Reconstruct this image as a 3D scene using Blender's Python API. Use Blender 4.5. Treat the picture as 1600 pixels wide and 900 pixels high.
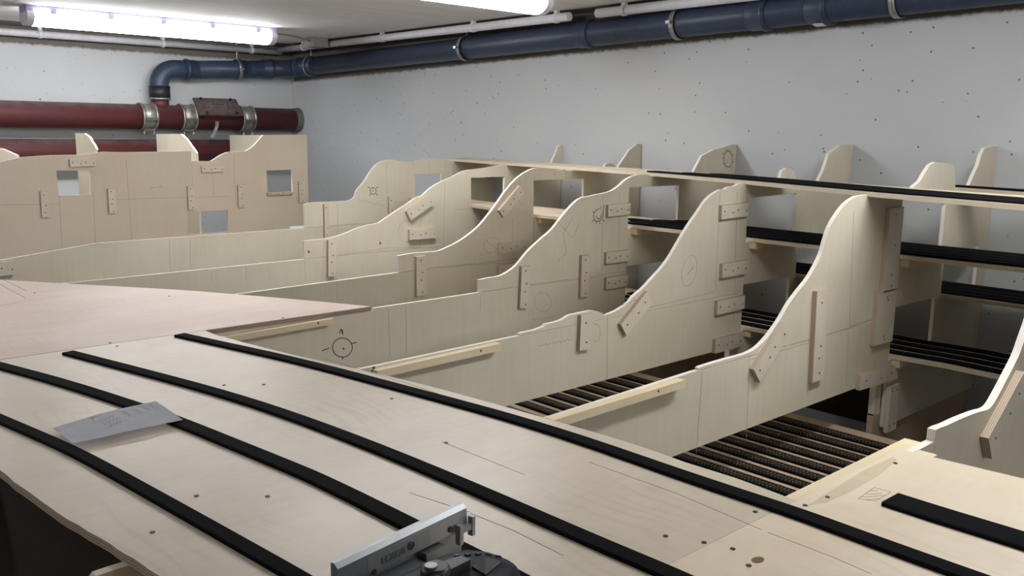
import bpy, bmesh, math, random
from mathutils import Vector, Matrix, geometry
random.seed(7)
S = bpy.context.scene
for o in list(bpy.data.objects): bpy.data.objects.remove(o)
COL = S.collection
EYE = 1.60                       # eye height above the cellar floor

# ------------------------------------------------------------------ camera
RX = Vector((0.73872874, -0.10689806, 0.66547175))
RY = Vector((-0.67386858, -0.13684716, 0.72606748))
RZ = Vector((0.01345271, -0.98480742, -0.17312818))
FOC = 1400.7
cd = bpy.data.cameras.new('camera'); cam = bpy.data.objects.new('camera', cd); COL.objects.link(cam)
cd.sensor_width = 36; cd.lens = FOC / 1600 * 36; cd.clip_start = .02; cd.clip_end = 60
m = Matrix.Identity(4)
for i, r in enumerate((RX, RY, RZ)):
    m[i][0], m[i][1], m[i][2] = r[0], -r[1], -r[2]
m[2][3] = EYE
cam.matrix_world = m
S.camera = cam

# ------------------------------------------------------------------ world, light level, exposure
w = bpy.data.worlds.new('world'); S.world = w; w.use_nodes = True
w.node_tree.nodes['Background'].inputs[0].default_value = (.5, .53, .6, 1)
w.node_tree.nodes['Background'].inputs[1].default_value = .02
S.view_settings.view_transform = 'Standard'; S.view_settings.look = 'None'
S.view_settings.exposure = 0.0; S.view_settings.gamma = 1; S.view_settings.use_curve_mapping = False
LAMP_POWER = 25.5
LAMP_COL = (.955, .97, 1.0)

# ------------------------------------------------------------------ survey: sight lines onto the real planes of the room (heights from eye level)
def ray(x, y):
    v = Vector((x - 800, y - 450, FOC)); return Vector((RX.dot(v), RY.dot(v), RZ.dot(v)))
def atY(x, y, Y): r = ray(x, y); p = r * (Y / r.y); p.z += EYE; return p
def atZ(x, y, z): r = ray(x, y); p = r * (z / r.z); p.z += EYE; return p
def atX(x, y, X): r = ray(x, y); p = r * (X / r.x); p.z += EYE; return p

# ------------------------------------------------------------------ materials
def newmat(name):
    mt = bpy.data.materials.new(name); mt.use_nodes = True
    nt = mt.node_tree; b = nt.nodes['Principled BSDF']; return mt, nt, b
def mathn(nt, op, a, b=None):
    n = nt.nodes.new('ShaderNodeMath'); n.operation = op
    for i, v in enumerate((a, b)):
        if v is None: continue
        if isinstance(v, (int, float)): n.inputs[i].default_value = v
        else: nt.links.new(v, n.inputs[i])
    return n.outputs[0]
def mixc(nt, f, a, b):
    n = nt.nodes.new('ShaderNodeMix'); n.data_type = 'RGBA'
    if isinstance(f, (int, float)): n.inputs[0].default_value = f
    else: nt.links.new(f, n.inputs[0])
    for i, v in ((6, a), (7, b)):
        if isinstance(v, tuple): n.inputs[i].default_value = (*v, 1)
        else: nt.links.new(v, n.inputs[i])
    return n.outputs[2]
def noise(nt, vec, scale, detail=3, rough=.55):
    n = nt.nodes.new('ShaderNodeTexNoise'); n.inputs['Scale'].default_value = scale
    n.inputs['Detail'].default_value = detail; n.inputs['Roughness'].default_value = rough
    nt.links.new(vec, n.inputs['Vector']); return n.outputs['Fac']
def ramp(nt, f, a, b):
    n = nt.nodes.new('ShaderNodeMapRange'); n.inputs[1].default_value = a; n.inputs[2].default_value = b
    nt.links.new(f, n.inputs[0]); return n.outputs[0]
def coords(nt, scale=(1, 1, 1), rnd=True):
    tc = nt.nodes.new('ShaderNodeTexCoord'); mp = nt.nodes.new('ShaderNodeMapping')
    mp.inputs['Scale'].default_value = scale
    nt.links.new(tc.outputs['Object'], mp.inputs['Vector'])
    if rnd:
        oi = nt.nodes.new('ShaderNodeObjectInfo'); cx = nt.nodes.new('ShaderNodeCombineXYZ')
        for i in range(3): nt.links.new(mathn(nt, 'MULTIPLY', oi.outputs['Random'], 17.0 + 9 * i), cx.inputs[i])
        nt.links.new(cx.outputs[0], mp.inputs['Location'])
    return mp.outputs[0]
def plain(name, c, rough=.5, metal=0., spec=.5, var=0.):
    mt, nt, b = newmat(name); b.inputs['Roughness'].default_value = rough; b.inputs['Metallic'].default_value = metal
    b.inputs['Specular IOR Level'].default_value = spec
    v = coords(nt); f = noise(nt, v, 30, 4)
    k = max(var, .06)
    nt.links.new(mixc(nt, ramp(nt, f, .3, .7), tuple(x * (1 - k) for x in c), tuple(min(1, x * (1 + k)) for x in c)), b.inputs['Base Color'])
    return mt
def wood(name, c1, c2, grain=(90, 90, 5), blot=5., rough=.55, amount=.5, figure=0.):
    """birch plywood: fine streaks along one axis, soft blotches, now and then a flame figure"""
    mt, nt, b = newmat(name); b.inputs['Roughness'].default_value = rough; b.inputs['Specular IOR Level'].default_value = .3
    g = noise(nt, coords(nt, grain), 1.0, 4, .6)
    bl = noise(nt, coords(nt), blot, 4, .6)
    f = mathn(nt, 'ADD', mathn(nt, 'MULTIPLY', ramp(nt, g, .3, .7), amount), mathn(nt, 'MULTIPLY', ramp(nt, bl, .3, .7), 1 - amount))
    col = mixc(nt, f, c1, c2)
    if figure:
        wv = nt.nodes.new('ShaderNodeTexWave'); wv.inputs['Scale'].default_value = 9; wv.inputs['Distortion'].default_value = 14
        wv.inputs['Detail'].default_value = 3; wv.inputs['Detail Scale'].default_value = 1.2
        nt.links.new(coords(nt, (1.2, .35, 1)), wv.inputs['Vector'])
        fm = mathn(nt, 'MULTIPLY', ramp(nt, wv.outputs['Fac'], .0, .35), 1.0)
        inv = mathn(nt, 'MULTIPLY', mathn(nt, 'MULTIPLY', mathn(nt, 'SUBTRACT', 1.0, fm), ramp(nt, noise(nt, coords(nt), 3.0, 2), .5, .7)), figure * 2.2)
        col = mixc(nt, inv, col, tuple(x * .8 for x in c1))
    oi = nt.nodes.new('ShaderNodeObjectInfo')
    hv = nt.nodes.new('ShaderNodeHueSaturation')
    nt.links.new(mathn(nt, 'ADD', mathn(nt, 'MULTIPLY', oi.outputs['Random'], .10), .95), hv.inputs['Value'])
    nt.links.new(col, hv.inputs['Color']); nt.links.new(hv.outputs[0], b.inputs['Base Color'])
    bp = nt.nodes.new('ShaderNodeBump'); bp.inputs['Strength'].default_value = .06; bp.inputs['Distance'].default_value = .002
    nt.links.new(g, bp.inputs['Height']); nt.links.new(bp.outputs[0], b.inputs['Normal'])
    return mt
def plyedge(name, axis, c1, c2, plies):
    mt, nt, b = newmat(name); b.inputs['Roughness'].default_value = .7
    tc = nt.nodes.new('ShaderNodeTexCoord'); sp = nt.nodes.new('ShaderNodeSeparateXYZ')
    nt.links.new(tc.outputs['Object'], sp.inputs[0])
    s = mathn(nt, 'SINE', mathn(nt, 'MULTIPLY', sp.outputs[axis], plies))
    nt.links.new(mixc(nt, ramp(nt, s, -.3, .5), c1, c2), b.inputs['Base Color'])
    return mt

M = {}
M['rib'] = wood('birch_rib', (.545, .49, .365), (.655, .605, .475), (70, 70, 4), 3.0, .55, .25)
M['peach'] = wood('peach_ply', (.77, .645, .475), (.85, .735, .575), (60, 60, 4), 2.5, .55, .25)
M['cleat'] = wood('birch_cleat', (.58, .52, .40), (.70, .645, .525), (12, 90, 12), 9, .55, .3)
M['edge_y'] = plyedge('rib_edge', 1, (.74, .68, .57), (.84, .79, .70), 2 * math.pi / .004)
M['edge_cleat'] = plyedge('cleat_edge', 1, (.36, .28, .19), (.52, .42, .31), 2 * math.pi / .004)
M['edge_bed'] = plyedge('bed_edge', 2, (.52, .43, .31), (.72, .63, .49), 2 * math.pi / .0042)
M['edge_z'] = plyedge('board_edge', 2, (.30, .23, .16), (.50, .41, .30), 2 * math.pi / .0042)
M['edge_dark'] = plyedge('alder_edge', 2, (.16, .11, .09), (.40, .32, .25), 2 * math.pi / .0045)
M['table'] = wood('birch_table', (.535, .455, .345), (.69, .61, .485), (14, 80, 14), 3.2, .36, .22, .14)
M['near'] = wood('birch_near', (.66, .555, .40), (.775, .675, .52), (14, 70, 14), 5, .42, .22, .10)
M['pink'] = wood('rosy_ply', (.56, .425, .345), (.68, .56, .475), (4, 45, 10), 4, .45, .3, .10)
M['shelf'] = wood('birch_shelf', (.58, .48, .35), (.68, .58, .44), (40, 5, 40), 5)
M['batten'] = wood('spruce', (.68, .55, .34), (.78, .67, .46), (5, 60, 60), 6)
M['brownply'] = wood('aged_ply', (.36, .26, .17), (.46, .35, .24), (60, 60, 5), 4)
M['peachcleat'] = wood('peach_cleat', (.80, .69, .53), (.88, .78, .63), (12, 90, 12), 9, .55, .3)
M['foam'] = plain('black_roadbed', (.0045, .0047, .0055), .85, 0, .06)
M['screw'] = plain('dark_screw', (.03, .025, .02), .5, .1)
M['pencil'] = plain('pencil', (.27, .235, .19), .8, 0, .2)
M['pen'] = plain('ink', (.012, .014, .03), .6)
M['paper'] = plain('paper', (.80, .81, .88), .8, 0, .2)
M['blue'] = plain('blue_pipe', (.034, .049, .086), .42, 0, .4, .12)
M['rubber'] = plain('black_rubber', (.012, .012, .016), .5)
M['steel'] = plain('galvanised', (.36, .36, .35), .38, .75, .5, .2)
M['hub'] = plain('coupling_steel', (.33, .32, .28), .42, .6, .5, .3)
M['hubdark'] = plain('clamp_dark', (.10, .095, .08), .5, .5)
M['white'] = plain('white_plastic', (.74, .74, .77), .45)
M['house'] = plain('lamp_housing', (.42, .39, .58), .5)
M['rail'] = plain('rail_steel', (.16, .13, .10), .35, .8)
M['sleeper'] = plain('sleeper', (.055, .045, .034), .6)
M['alu'] = plain('cast_aluminium', (.33, .345, .35), .42, .8, .5, .1)
M['alud'] = plain('aluminium_recess', (.28, .29, .28), .5, .7, .5, .1)
M['sawblue'] = plain('saw_housing', (.004, .011, .019), .55, 0, .2)
M['sawblack'] = plain('saw_black', (.010, .010, .011), .4)
M['cable'] = plain('grey_cable', (.33, .32, .32), .5)

def red_mat():
    mt, nt, b = newmat('red_iron'); b.inputs['Roughness'].default_value = .55
    v = coords(nt); f = noise(nt, v, 14, 5)
    ge = nt.nodes.new('ShaderNodeNewGeometry'); sp = nt.nodes.new('ShaderNodeSeparateXYZ'); nt.links.new(ge.outputs['Normal'], sp.inputs[0])
    dust = mathn(nt, 'MULTIPLY', ramp(nt, sp.outputs[2], .35, .95), ramp(nt, f, .25, .6))   # settled dust lies on top
    nt.links.new(mixc(nt, mathn(nt, 'MULTIPLY', dust, .8), mixc(nt, f, (.075, .015, .018), (.11, .022, .026)), (.17, .145, .13)), b.inputs['Base Color'])
    return mt
M['red'] = red_mat()
PSL = .006
def wall_mat():
    """white emulsion with pinholes up to a ragged line, bare grey-brown concrete above it"""
    mt, nt, b = newmat('painted_concrete'); b.inputs['Roughness'].default_value = .75; b.inputs['Specular IOR Level'].default_value = .25
    ge = nt.nodes.new('ShaderNodeNewGeometry'); P = ge.outputs['Position']
    sp = nt.nodes.new('ShaderNodeSeparateXYZ'); nt.links.new(P, sp.inputs[0])
    big = noise(nt, P, 1.3, 4); fine = noise(nt, P, 60, 3)
    paint = mixc(nt, ramp(nt, big, .3, .7), (.50, .515, .52), (.565, .575, .575))
    def holes(scale, thr, keep):
        n = nt.nodes.new('ShaderNodeTexVoronoi'); n.inputs['Scale'].default_value = scale; nt.links.new(P, n.inputs['Vector'])
        sc = nt.nodes.new('ShaderNodeSeparateColor'); nt.links.new(n.outputs['Color'], sc.inputs[0])
        a = mathn(nt, 'LESS_THAN', n.outputs['Distance'], thr); k = mathn(nt, 'LESS_THAN', sc.outputs[0], keep)
        return mathn(nt, 'MULTIPLY', a, k)
    h = mathn(nt, 'MAXIMUM', holes(9, .055, .20), holes(22, .085, .15))
    h = mathn(nt, 'MAXIMUM', h, holes(45, .11, .12))
    paint = mixc(nt, mathn(nt, 'MULTIPLY', h, .8), paint, (.07, .07, .075))
    bare = mixc(nt, noise(nt, P, 9, 5), (.125, .11, .092), (.215, .195, .165))
    zb = mathn(nt, 'ADD', mathn(nt, 'MULTIPLY', mathn(nt, 'SUBTRACT', 5.58, sp.outputs[1]), .0194), EYE + .311)
    zl = mathn(nt, 'ADD', mathn(nt, 'MULTIPLY', mathn(nt, 'SUBTRACT', 3.18, sp.outputs[0]), PSL), EYE + .438)
    isb = mathn(nt, 'GREATER_THAN', sp.outputs[1], 5.75)
    edge = mathn(nt, 'ADD', mathn(nt, 'MULTIPLY', isb, zl), mathn(nt, 'MULTIPLY', mathn(nt, 'SUBTRACT', 1.0, isb), zb))
    edge = mathn(nt, 'ADD', edge, mathn(nt, 'MULTIPLY', mathn(nt, 'SUBTRACT', noise(nt, P, 30, 4, .7), .5), .03))
    f = ramp(nt, mathn(nt, 'SUBTRACT', sp.outputs[2], edge), -.004, .008)
    nt.links.new(mixc(nt, f, paint, bare), b.inputs['Base Color'])
    bp = nt.nodes.new('ShaderNodeBump'); bp.inputs['Strength'].default_value = .12; bp.inputs['Distance'].default_value = .004
    nt.links.new(mathn(nt, 'SUBTRACT', fine, mathn(nt, 'MULTIPLY', h, 2.0)), bp.inputs['Height']); nt.links.new(bp.outputs[0], b.inputs['Normal'])
    return mt
M['wall'] = wall_mat()
def ceil_mat():
    mt, nt, b = newmat('ceiling_concrete'); b.inputs['Roughness'].default_value = .8
    ge = nt.nodes.new('ShaderNodeNewGeometry'); P = ge.outputs['Position']
    mp = nt.nodes.new('ShaderNodeMapping'); mp.inputs['Scale'].default_value = (1, 14, 1); nt.links.new(P, mp.inputs['Vector'])
    st = noise(nt, mp.outputs[0], 1.6, 5, .65); bl = noise(nt, P, 2.2, 4)
    col = mixc(nt, mathn(nt, 'ADD', mathn(nt, 'MULTIPLY', ramp(nt, st, .3, .7), .55), mathn(nt, 'MULTIPLY', ramp(nt, bl, .3, .7), .45)), (.70, .685, .67), (.90, .89, .885))
    sp = nt.nodes.new('ShaderNodeSeparateXYZ'); nt.links.new(P, sp.inputs[0])
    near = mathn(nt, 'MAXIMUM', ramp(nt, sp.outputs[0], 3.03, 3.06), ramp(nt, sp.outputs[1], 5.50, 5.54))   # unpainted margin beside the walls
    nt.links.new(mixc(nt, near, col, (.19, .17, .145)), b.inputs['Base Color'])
    bp = nt.nodes.new('ShaderNodeBump'); bp.inputs['Strength'].default_value = .25; bp.inputs['Distance'].default_value = .006
    nt.links.new(st, bp.inputs['Height']); nt.links.new(bp.outputs[0], b.inputs['Normal'])
    return mt
M['ceil'] = ceil_mat()
M['floor'] = plain('grey_floor', (.15, .15, .155), .7, 0, .3, .15)
def glow(name, c, s):
    mt, nt, b = newmat(name); b.inputs['Emission Color'].default_value = (*c, 1); b.inputs['Emission Strength'].default_value = s
    b.inputs['Base Color'].default_value = (.8, .8, .82, 1); return mt
M['glow'] = glow('lit_diffuser', LAMP_COL, LAMP_POWER)

# ------------------------------------------------------------------ mesh helpers (all in world coordinates)
def obj(name, bm, mats, parent=None, base=None, smooth=False):
    me = bpy.data.meshes.new(name)
    bmesh.ops.recalc_face_normals(bm, faces=bm.faces[:])
    if parent is not None:
        org = parent['_w'] if '_w' in parent else (0, 0, 0); org = Vector(org)
    else:
        if base is None:
            vs = [v.co for v in bm.verts]
            base = Vector(((min(v.x for v in vs) + max(v.x for v in vs)) / 2, (min(v.y for v in vs) + max(v.y for v in vs)) / 2, min(v.z for v in vs)))
        org = Vector(base)
    bmesh.ops.translate(bm, verts=bm.verts[:], vec=-org)
    if smooth:
        for f in bm.faces: f.smooth = len(f.verts) == 4 if smooth != 'all' else True
    bm.to_mesh(me); bm.free()
    if not isinstance(mats, (list, tuple)): mats = [mats]
    for x in mats: me.materials.append(x)
    o = bpy.data.objects.new(name, me); COL.objects.link(o)
    if parent is not None:
        o.parent = parent
        o['_w'] = tuple(org)
    else:
        o.location = org; o['_w'] = tuple(org)
    return o
def thing(name, label, cat, loc, group=None):
    o = bpy.data.objects.new(name, None); COL.objects.link(o); o.empty_display_size = .05
    o.location = loc; o['_w'] = tuple(loc); o['label'] = label; o['category'] = cat
    if group: o['group'] = group
    return o
def tag(o, label, cat, group=None):
    o['label'] = label; o['category'] = cat
    if group: o['group'] = group
    return o
def struct(o): o['kind'] = 'structure'; return o
def box(bm, x0, x1, y0, y1, z0, z1, mi=0):
    vs = [bm.verts.new(p) for p in ((x0, y0, z0), (x1, y0, z0), (x1, y1, z0), (x0, y1, z0), (x0, y0, z1), (x1, y0, z1), (x1, y1, z1), (x0, y1, z1))]
    for q in ((0, 1, 2, 3), (7, 6, 5, 4), (0, 4, 5, 1), (1, 5, 6, 2), (2, 6, 7, 3), (3, 7, 4, 0)):
        f = bm.faces.new([vs[i] for i in q]); f.material_index = mi
    return vs
def hexa(bm, a, d, mi=0, side=None):
    """solid between the loop a and the same loop moved by d"""
    n = len(a); A = [bm.verts.new(p) for p in a]; B = [bm.verts.new(Vector(p) + Vector(d)) for p in a]
    bm.faces.new(A).material_index = mi; bm.faces.new(B[::-1]).material_index = mi
    for i in range(n):
        f = bm.faces.new([A[i], A[(i + 1) % n], B[(i + 1) % n], B[i]]); f.material_index = mi if side is None else side
def prism(bm, loops, fn0, fn1):
    """flat board from 2-D loops (outer, holes...): face material 0, edges material 1"""
    pts = [Vector(p) for l in loops for p in l]; faces = []; k = 0
    for l in loops: faces.append(list(range(k, k + len(l)))); k += len(l)
    edges = [(f[i], f[(i + 1) % len(f)]) for f in faces for i in range(len(f))]
    vo, eo, fo, _, _, _ = geometry.delaunay_2d_cdt(pts, edges, faces, 1, 1e-6)
    def inside(c, l):
        r = False
        for i in range(len(l)):
            a, b = l[i], l[i - 1]
            if (a[1] > c[1]) != (b[1] > c[1]) and c[0] < (b[0] - a[0]) * (c[1] - a[1]) / (b[1] - a[1]) + a[0]: r = not r
        return r
    def keep(f):
        c = sum((vo[i] for i in f), Vector((0, 0))) / len(f)
        return inside(c, loops[0]) and not any(inside(c, l) for l in loops[1:])
    fo = [f for f in fo if keep(f)]
    A = [bm.verts.new(fn0(p)) for p in vo]; B = [bm.verts.new(fn1(p)) for p in vo]
    cnt = {}
    for f in fo:
        bm.faces.new([A[i] for i in f]); bm.faces.new([B[i] for i in reversed(f)])
        for i in range(len(f)):
            e = (f[i], f[(i + 1) % len(f)]); key = tuple(sorted(e)); cnt.setdefault(key, []).append(e)
    for key, l in cnt.items():
        if len(l) == 1:
            a, b = l[0]; f = bm.faces.new([A[b], A[a], B[a], B[b]]); f.material_index = 1
def boardXZ(loops, y, t):
    bm = bmesh.new(); prism(bm, loops, lambda p: Vector((p[0], y, p[1])), lambda p: Vector((p[0], y + t, p[1]))); return bm
def boardXY(loops, z, t):
    bm = bmesh.new(); prism(bm, loops, lambda p: Vector((p[0], p[1], z)), lambda p: Vector((p[0], p[1], z - t))); return bm
def cat(pts, n=4, closed=False):
    """Catmull-Rom through the points"""
    P = [Vector(p) for p in pts]; out = []; N = len(P)
    for i in range(N - 1):
        p0 = P[i - 1] if i else P[0] * 2 - P[1]; p3 = P[i + 2] if i + 2 < N else P[N - 1] * 2 - P[N - 2]
        p1, p2 = P[i], P[i + 1]
        for k in range(n):
            t = k / n
            out.append(.5 * ((2 * p1) + (p2 - p0) * t + (2 * p0 - 5 * p1 + 4 * p2 - p3) * t * t + (3 * p1 - p0 - 3 * p2 + p3) * t ** 3))
    out.append(P[-1]); return out
def tube(bm, path, r, n=16, caps=True, mi=0):
    P = [Vector(p) for p in path]; N = len(P); rings = []; u = None
    for i in range(N):
        t = (P[min(i + 1, N - 1)] - P[max(i - 1, 0)]).normalized()
        if u is None: u = t.orthogonal().normalized()
        u = (u - t * u.dot(t)).normalized(); v = t.cross(u)
        rr = r[i] if isinstance(r, (list, tuple)) else r
        rings.append([bm.verts.new(P[i] + (u * math.cos(2 * math.pi * k / n) + v * math.sin(2 * math.pi * k / n)) * rr) for k in range(n)])
    for a, b in zip(rings, rings[1:]):
        for k in range(n): bm.faces.new([a[k], a[(k + 1) % n], b[(k + 1) % n], b[k]]).material_index = mi
    if caps:
        bm.faces.new(rings[0][::-1]).material_index = mi; bm.faces.new(rings[-1]).material_index = mi
def ring(bm, c, axis, ro, ri, wd, n=28):
    a = Vector(axis).normalized(); u = a.orthogonal().normalized(); v = a.cross(u); c = Vector(c); L = []
    for (rr, s) in ((ro, -.5), (ro, .5), (ri, .5), (ri, -.5)):
        L.append([bm.verts.new(c + a * (wd * s) + (u * math.cos(2 * math.pi * k / n) + v * math.sin(2 * math.pi * k / n)) * rr) for k in range(n)])
    for j in range(4):
        A, B = L[j], L[(j + 1) % 4]
        for k in range(n): bm.faces.new([A[k], A[(k + 1) % n], B[(k + 1) % n], B[k]])

# ------------------------------------------------------------------ the cellar
XW, YB, ZC = 3.185, 5.795, EYE + .545
X0, Y0 = -2.4, -2.6
def slab(name, a, mt):
    bm = bmesh.new(); box(bm, *a); return struct(obj(name, bm, mt))
slab('floor', (X0, XW, Y0, YB, -.1, 0), M['floor'])
slab('ceiling', (X0, XW, Y0, YB, ZC, ZC + .1), M['ceil'])
slab('wall_right', (XW, XW + .1, Y0, YB, 0, ZC), M['wall'])
slab('wall_back', (X0, XW, YB, YB + .1, 0, ZC), M['wall'])
M['dim'] = plain('grey_plaster', (.22, .22, .22), .8)
slab('wall_left', (X0 - .1, X0, Y0, YB, 0, ZC), M['dim'])
slab('wall_front', (X0, XW, Y0 - .1, Y0, 0, ZC), M['dim'])

# ------------------------------------------------------------------ fluorescent lamps
def lamp(xc, yc, label):
    t = thing('fluorescent_lamp', label, 'lamp', (xc, yc, ZC), 'fluorescent lamps on the ceiling')
    L = 1.27; z = ZC
    bm = bmesh.new()
    prof = [(-.056, -.001), (.056, -.001), (.060, -.010), (.054, -.030), (-.054, -.030), (-.060, -.010)]
    hexa(bm, [(xc - L / 2, yc + a, z + b) for a, b in prof], (L, 0, 0)); obj('housing', bm, M['house'], t)
    bm = bmesh.new()
    arc = [(.066 * math.cos(a), -.046 - .046 * math.sin(a)) for a in [-.42 + (math.pi + .84) * k / 14 for k in range(15)]]
    hexa(bm, [(xc - L / 2 + .035, yc + a, z + b) for a, b in arc], (L - .07, 0, 0)); obj('diffuser', bm, M['glow'], t)
    for s in (-1, 1):
        bm = bmesh.new(); x = xc + s * (L / 2 - .017)
        hexa(bm, [(x - .016, yc + a * 1.02, z + b - .0005) for a, b in arc], (.032, 0, 0)); obj('end_cap', bm, M['white'], t)
    for k in range(5):
        for s in (-1, 1):
            bm = bmesh.new(); x = xc - .52 + k * .26
            box(bm, x - .012, x + .012, yc + s * .064 - .004, yc + s * .064 + .004, z - .036, z - .012); obj('clip', bm, M['house'], t)
    return t
lamp(1.872, 4.76, 'lit white tube lamp on the ceiling above the red pipes')
lamp(1.95, 2.665, 'lit white tube lamp cut by the top edge, beside the blue pipe')
lamp(2.0, .57, 'lit white tube lamp above the near tabletop and black strips')
lamp(2.0, -1.5, 'lit white tube lamp behind the camera, right-hand one')
lamp(-.6, -1.5, 'lit white tube lamp behind the camera, left-hand one')
lamp(.35, 4.76, 'lit white tube lamp left of the one above the red pipes')
lamp(-.9, 2.665, 'lit white tube lamp over the left half of the cellar')

# ------------------------------------------------------------------ conduits, box, cable
def conduit(pts, label, clips, r=.020):
    t = thing('conduit', label, 'conduit', pts[0], 'white conduits along the ceiling')
    bm = bmesh.new(); tube(bm, pts, r, 12); obj('pipe', bm, M['white'], t, smooth=True)
    a, b = Vector(pts[0]), Vector(pts[-1])
    for f in clips:
        c = a.lerp(b, f); d = (b - a).normalized(); bm = bmesh.new(); ring(bm, c, d, r + .004, r + .0005, .018, 16)
        box(bm, c.x - .010, c.x + .010, c.y - .010, c.y + .010, c.z + r + .002, ZC - .0005); obj('pipe_clip', bm, M['white'], t)
    return t
zc = ZC - .032
conduit([(-2.3, 5.69, zc - .012), (3.06, 5.69, zc - .012)], 'white conduit along the ceiling above the back wall', (.2, .5, .72, .85, .96))
conduit([(3.035, 5.665, zc), (3.035, 2.95, zc)], 'white conduit on the ceiling above the blue pipe, far piece', (.12, .45, .75, .97))
conduit([(3.035, 2.78, zc), (3.035, -2.4, zc)], 'white conduit on the ceiling above the blue pipe, near piece', (.03, .3, .6))
bm = bmesh.new(); box(bm, 2.90, 3.00, 4.98, 5.09, ZC - .055, ZC - .0005)
tag(obj('junction_box', bm, M['cable']), 'small grey junction box on the ceiling beside the lamp end', 'junction box')
bm = bmesh.new(); tube(bm, cat([(2.51, 4.78, ZC - .02), (2.64, 4.86, ZC - .017), (2.78, 4.97, ZC - .012), (2.899, 5.03, ZC - .02)]), .006, 8)
tag(obj('power_cable', bm, M['cable'], smooth=True), 'thin grey cable from the lamp end to the junction box', 'cable')

# ------------------------------------------------------------------ blue waste pipe
def bluez(y): return EYE + .397 + .0155 * (5.4 - y)
XB = 3.098; RB = .056
t = thing('waste_pipe', 'blue plastic waste pipe with elbow, running round the corner under the ceiling', 'pipe', (XB, 3.4, bluez(3.4) - RB))
Yp = 5.70
elb = [(2.225, Yp, EYE + .158), (2.225, Yp, EYE + .25)]
for k in range(1, 9):
    a = math.pi / 2 * k / 8; elb.append((2.225 + .10 * (1 - math.cos(a)), Yp, EYE + .25 + .10 * math.sin(a)))
elb += [(2.45, Yp, EYE + .353)]
bm = bmesh.new(); tube(bm, elb, RB, 24); obj('elbow', bm, M['blue'], t, smooth=True)
bm = bmesh.new()
tube(bm, [(2.45, Yp, EYE + .353), (2.85, Yp, EYE + .378), (2.94, Yp - .005, EYE + .383), (3.02, Yp - .035, EYE + .388), (3.075, Yp - .10, EYE + .391), (XB, Yp - .19, bluez(5.5)), (XB, 5.3, bluez(5.3))], RB, 24)
obj('corner_bend', bm, M['blue'], t, smooth=True)
bm = bmesh.new(); tube(bm, [(XB, 5.3, bluez(5.3)), (XB, 2.9, bluez(2.9)), (XB, -2.5, bluez(-2.5))], RB, 24); obj('straight_pipe', bm, M['blue'], t, smooth=True)
def socket(c, d, ln):
    d = Vector(d).normalized(); c = Vector(c); bm = bmesh.new()
    tube(bm, [c - d * ln / 2, c - d * (ln / 2 - .006), c + d * (ln / 2 - .020), c + d * (ln / 2 - .018), c + d * (ln / 2 - .002), c + d * ln / 2],
         [RB + .001, RB + .0045, RB + .0045, RB + .010, RB + .010, RB + .003], 24); obj('socket', bm, M['blue'], t, smooth=True)
dY = (0, -1, -.0155)
socket((2.43, Yp, EYE + .352), (-1, 0, 0), .075); socket((2.78, Yp, EYE + .374), (-1, 0, 0), .07); socket((2.95, Yp - .012, EYE + .384), (1, -.15, 0), .07)
for y in (5.52, 2.90, 1.99, 1.74): socket((XB, y, bluez(y)), dY, .085 if y < 5 else .06)
socket((XB, -.6, bluez(-.6)), dY, .085)
def pclamp(c, d):
    bm = bmesh.new(); ring(bm, c, d, RB + .0095, RB + .0065, .022, 28)
    cl = obj('pipe_clamp', bm, M['steel'], t, smooth=True)
    bm = bmesh.new(); ring(bm, c, d, RB + .0065, RB + .0008, .026, 28); obj('rubber_lining', bm, M['rubber'], cl)
    bm = bmesh.new(); c = Vector(c); tube(bm, [(c.x, c.y, c.z + RB + .009), (c.x, c.y, ZC - .0005)], .004, 8); obj('hanger_rod', bm, M['steel'], cl)
    for s in (-1, 1):
        bm = bmesh.new()
        if abs(d[1]) > .5: box(bm, c.x + s * (RB + .018) - .009, c.x + s * (RB + .018) + .009, c.y - .010, c.y + .010, c.z - .006, c.z + .006)
        else: box(bm, c.x - .010, c.x + .010, c.y + s * (RB + .016) - .007, c.y + s * (RB + .016) + .007, c.z - .006, c.z + .006)
        obj('clamp_bolt', bm, M['steel'], cl)
pclamp((2.755 - .01, Yp, EYE + .3715), (1, 0, 0.06))
for y in (5.36, 3.76, 2.375, 1.455, .2): pclamp((XB, y, bluez(y)), dY)

bm = bmesh.new(); ys, zs_ = 1.735, bluez(1.735)
for a in range(3):
    a0, a1 = math.radians(-118 + 9 * a), math.radians(-118 + 9 * (a + 1)); R1 = RB + .0112
    hexa(bm, [(XB + R1 * math.cos(q) , yy, zs_ + R1 * math.sin(q)) for q, yy in ((a0, ys - .02), (a1, ys - .02), (a1, ys + .02), (a0, ys + .02))], (0, 0, -.0004))
obj('sticker', bm, M['white'], t)

# ------------------------------------------------------------------ red cast-iron pipes
RR = .075; YR = 5.70; ZR = EYE + .052
t = thing('soil_pipe', 'dusty dark red cast iron pipe with steel couplings and inspection cover, the upper one', 'pipe', (1.0, YR, ZR - RR))
bm = bmesh.new(); tube(bm, [(X0, YR, ZR + .004), (3.15, YR, ZR)], RR, 32); obj('pipe', bm, M['red'], t, smooth=True)
bm = bmesh.new(); tube(bm, [(2.225, YR, ZR + .05), (2.225, YR, ZR + .112)], .052, 24); obj('tee_branch', bm, M['red'], t, smooth=True)
bm = bmesh.new(); tube(bm, [(2.225, YR, ZR + .108), (2.225, YR, ZR + .19)], [.0615, .0635], 24); sl = obj('rubber_sleeve', bm, M['rubber'], t, smooth=True)
bm = bmesh.new(); ring(bm, (2.225, YR, ZR + .112), (0, 0, 1), .065, .061, .012); obj('hose_clamp', bm, M['steel'], sl, smooth=True)
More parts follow.
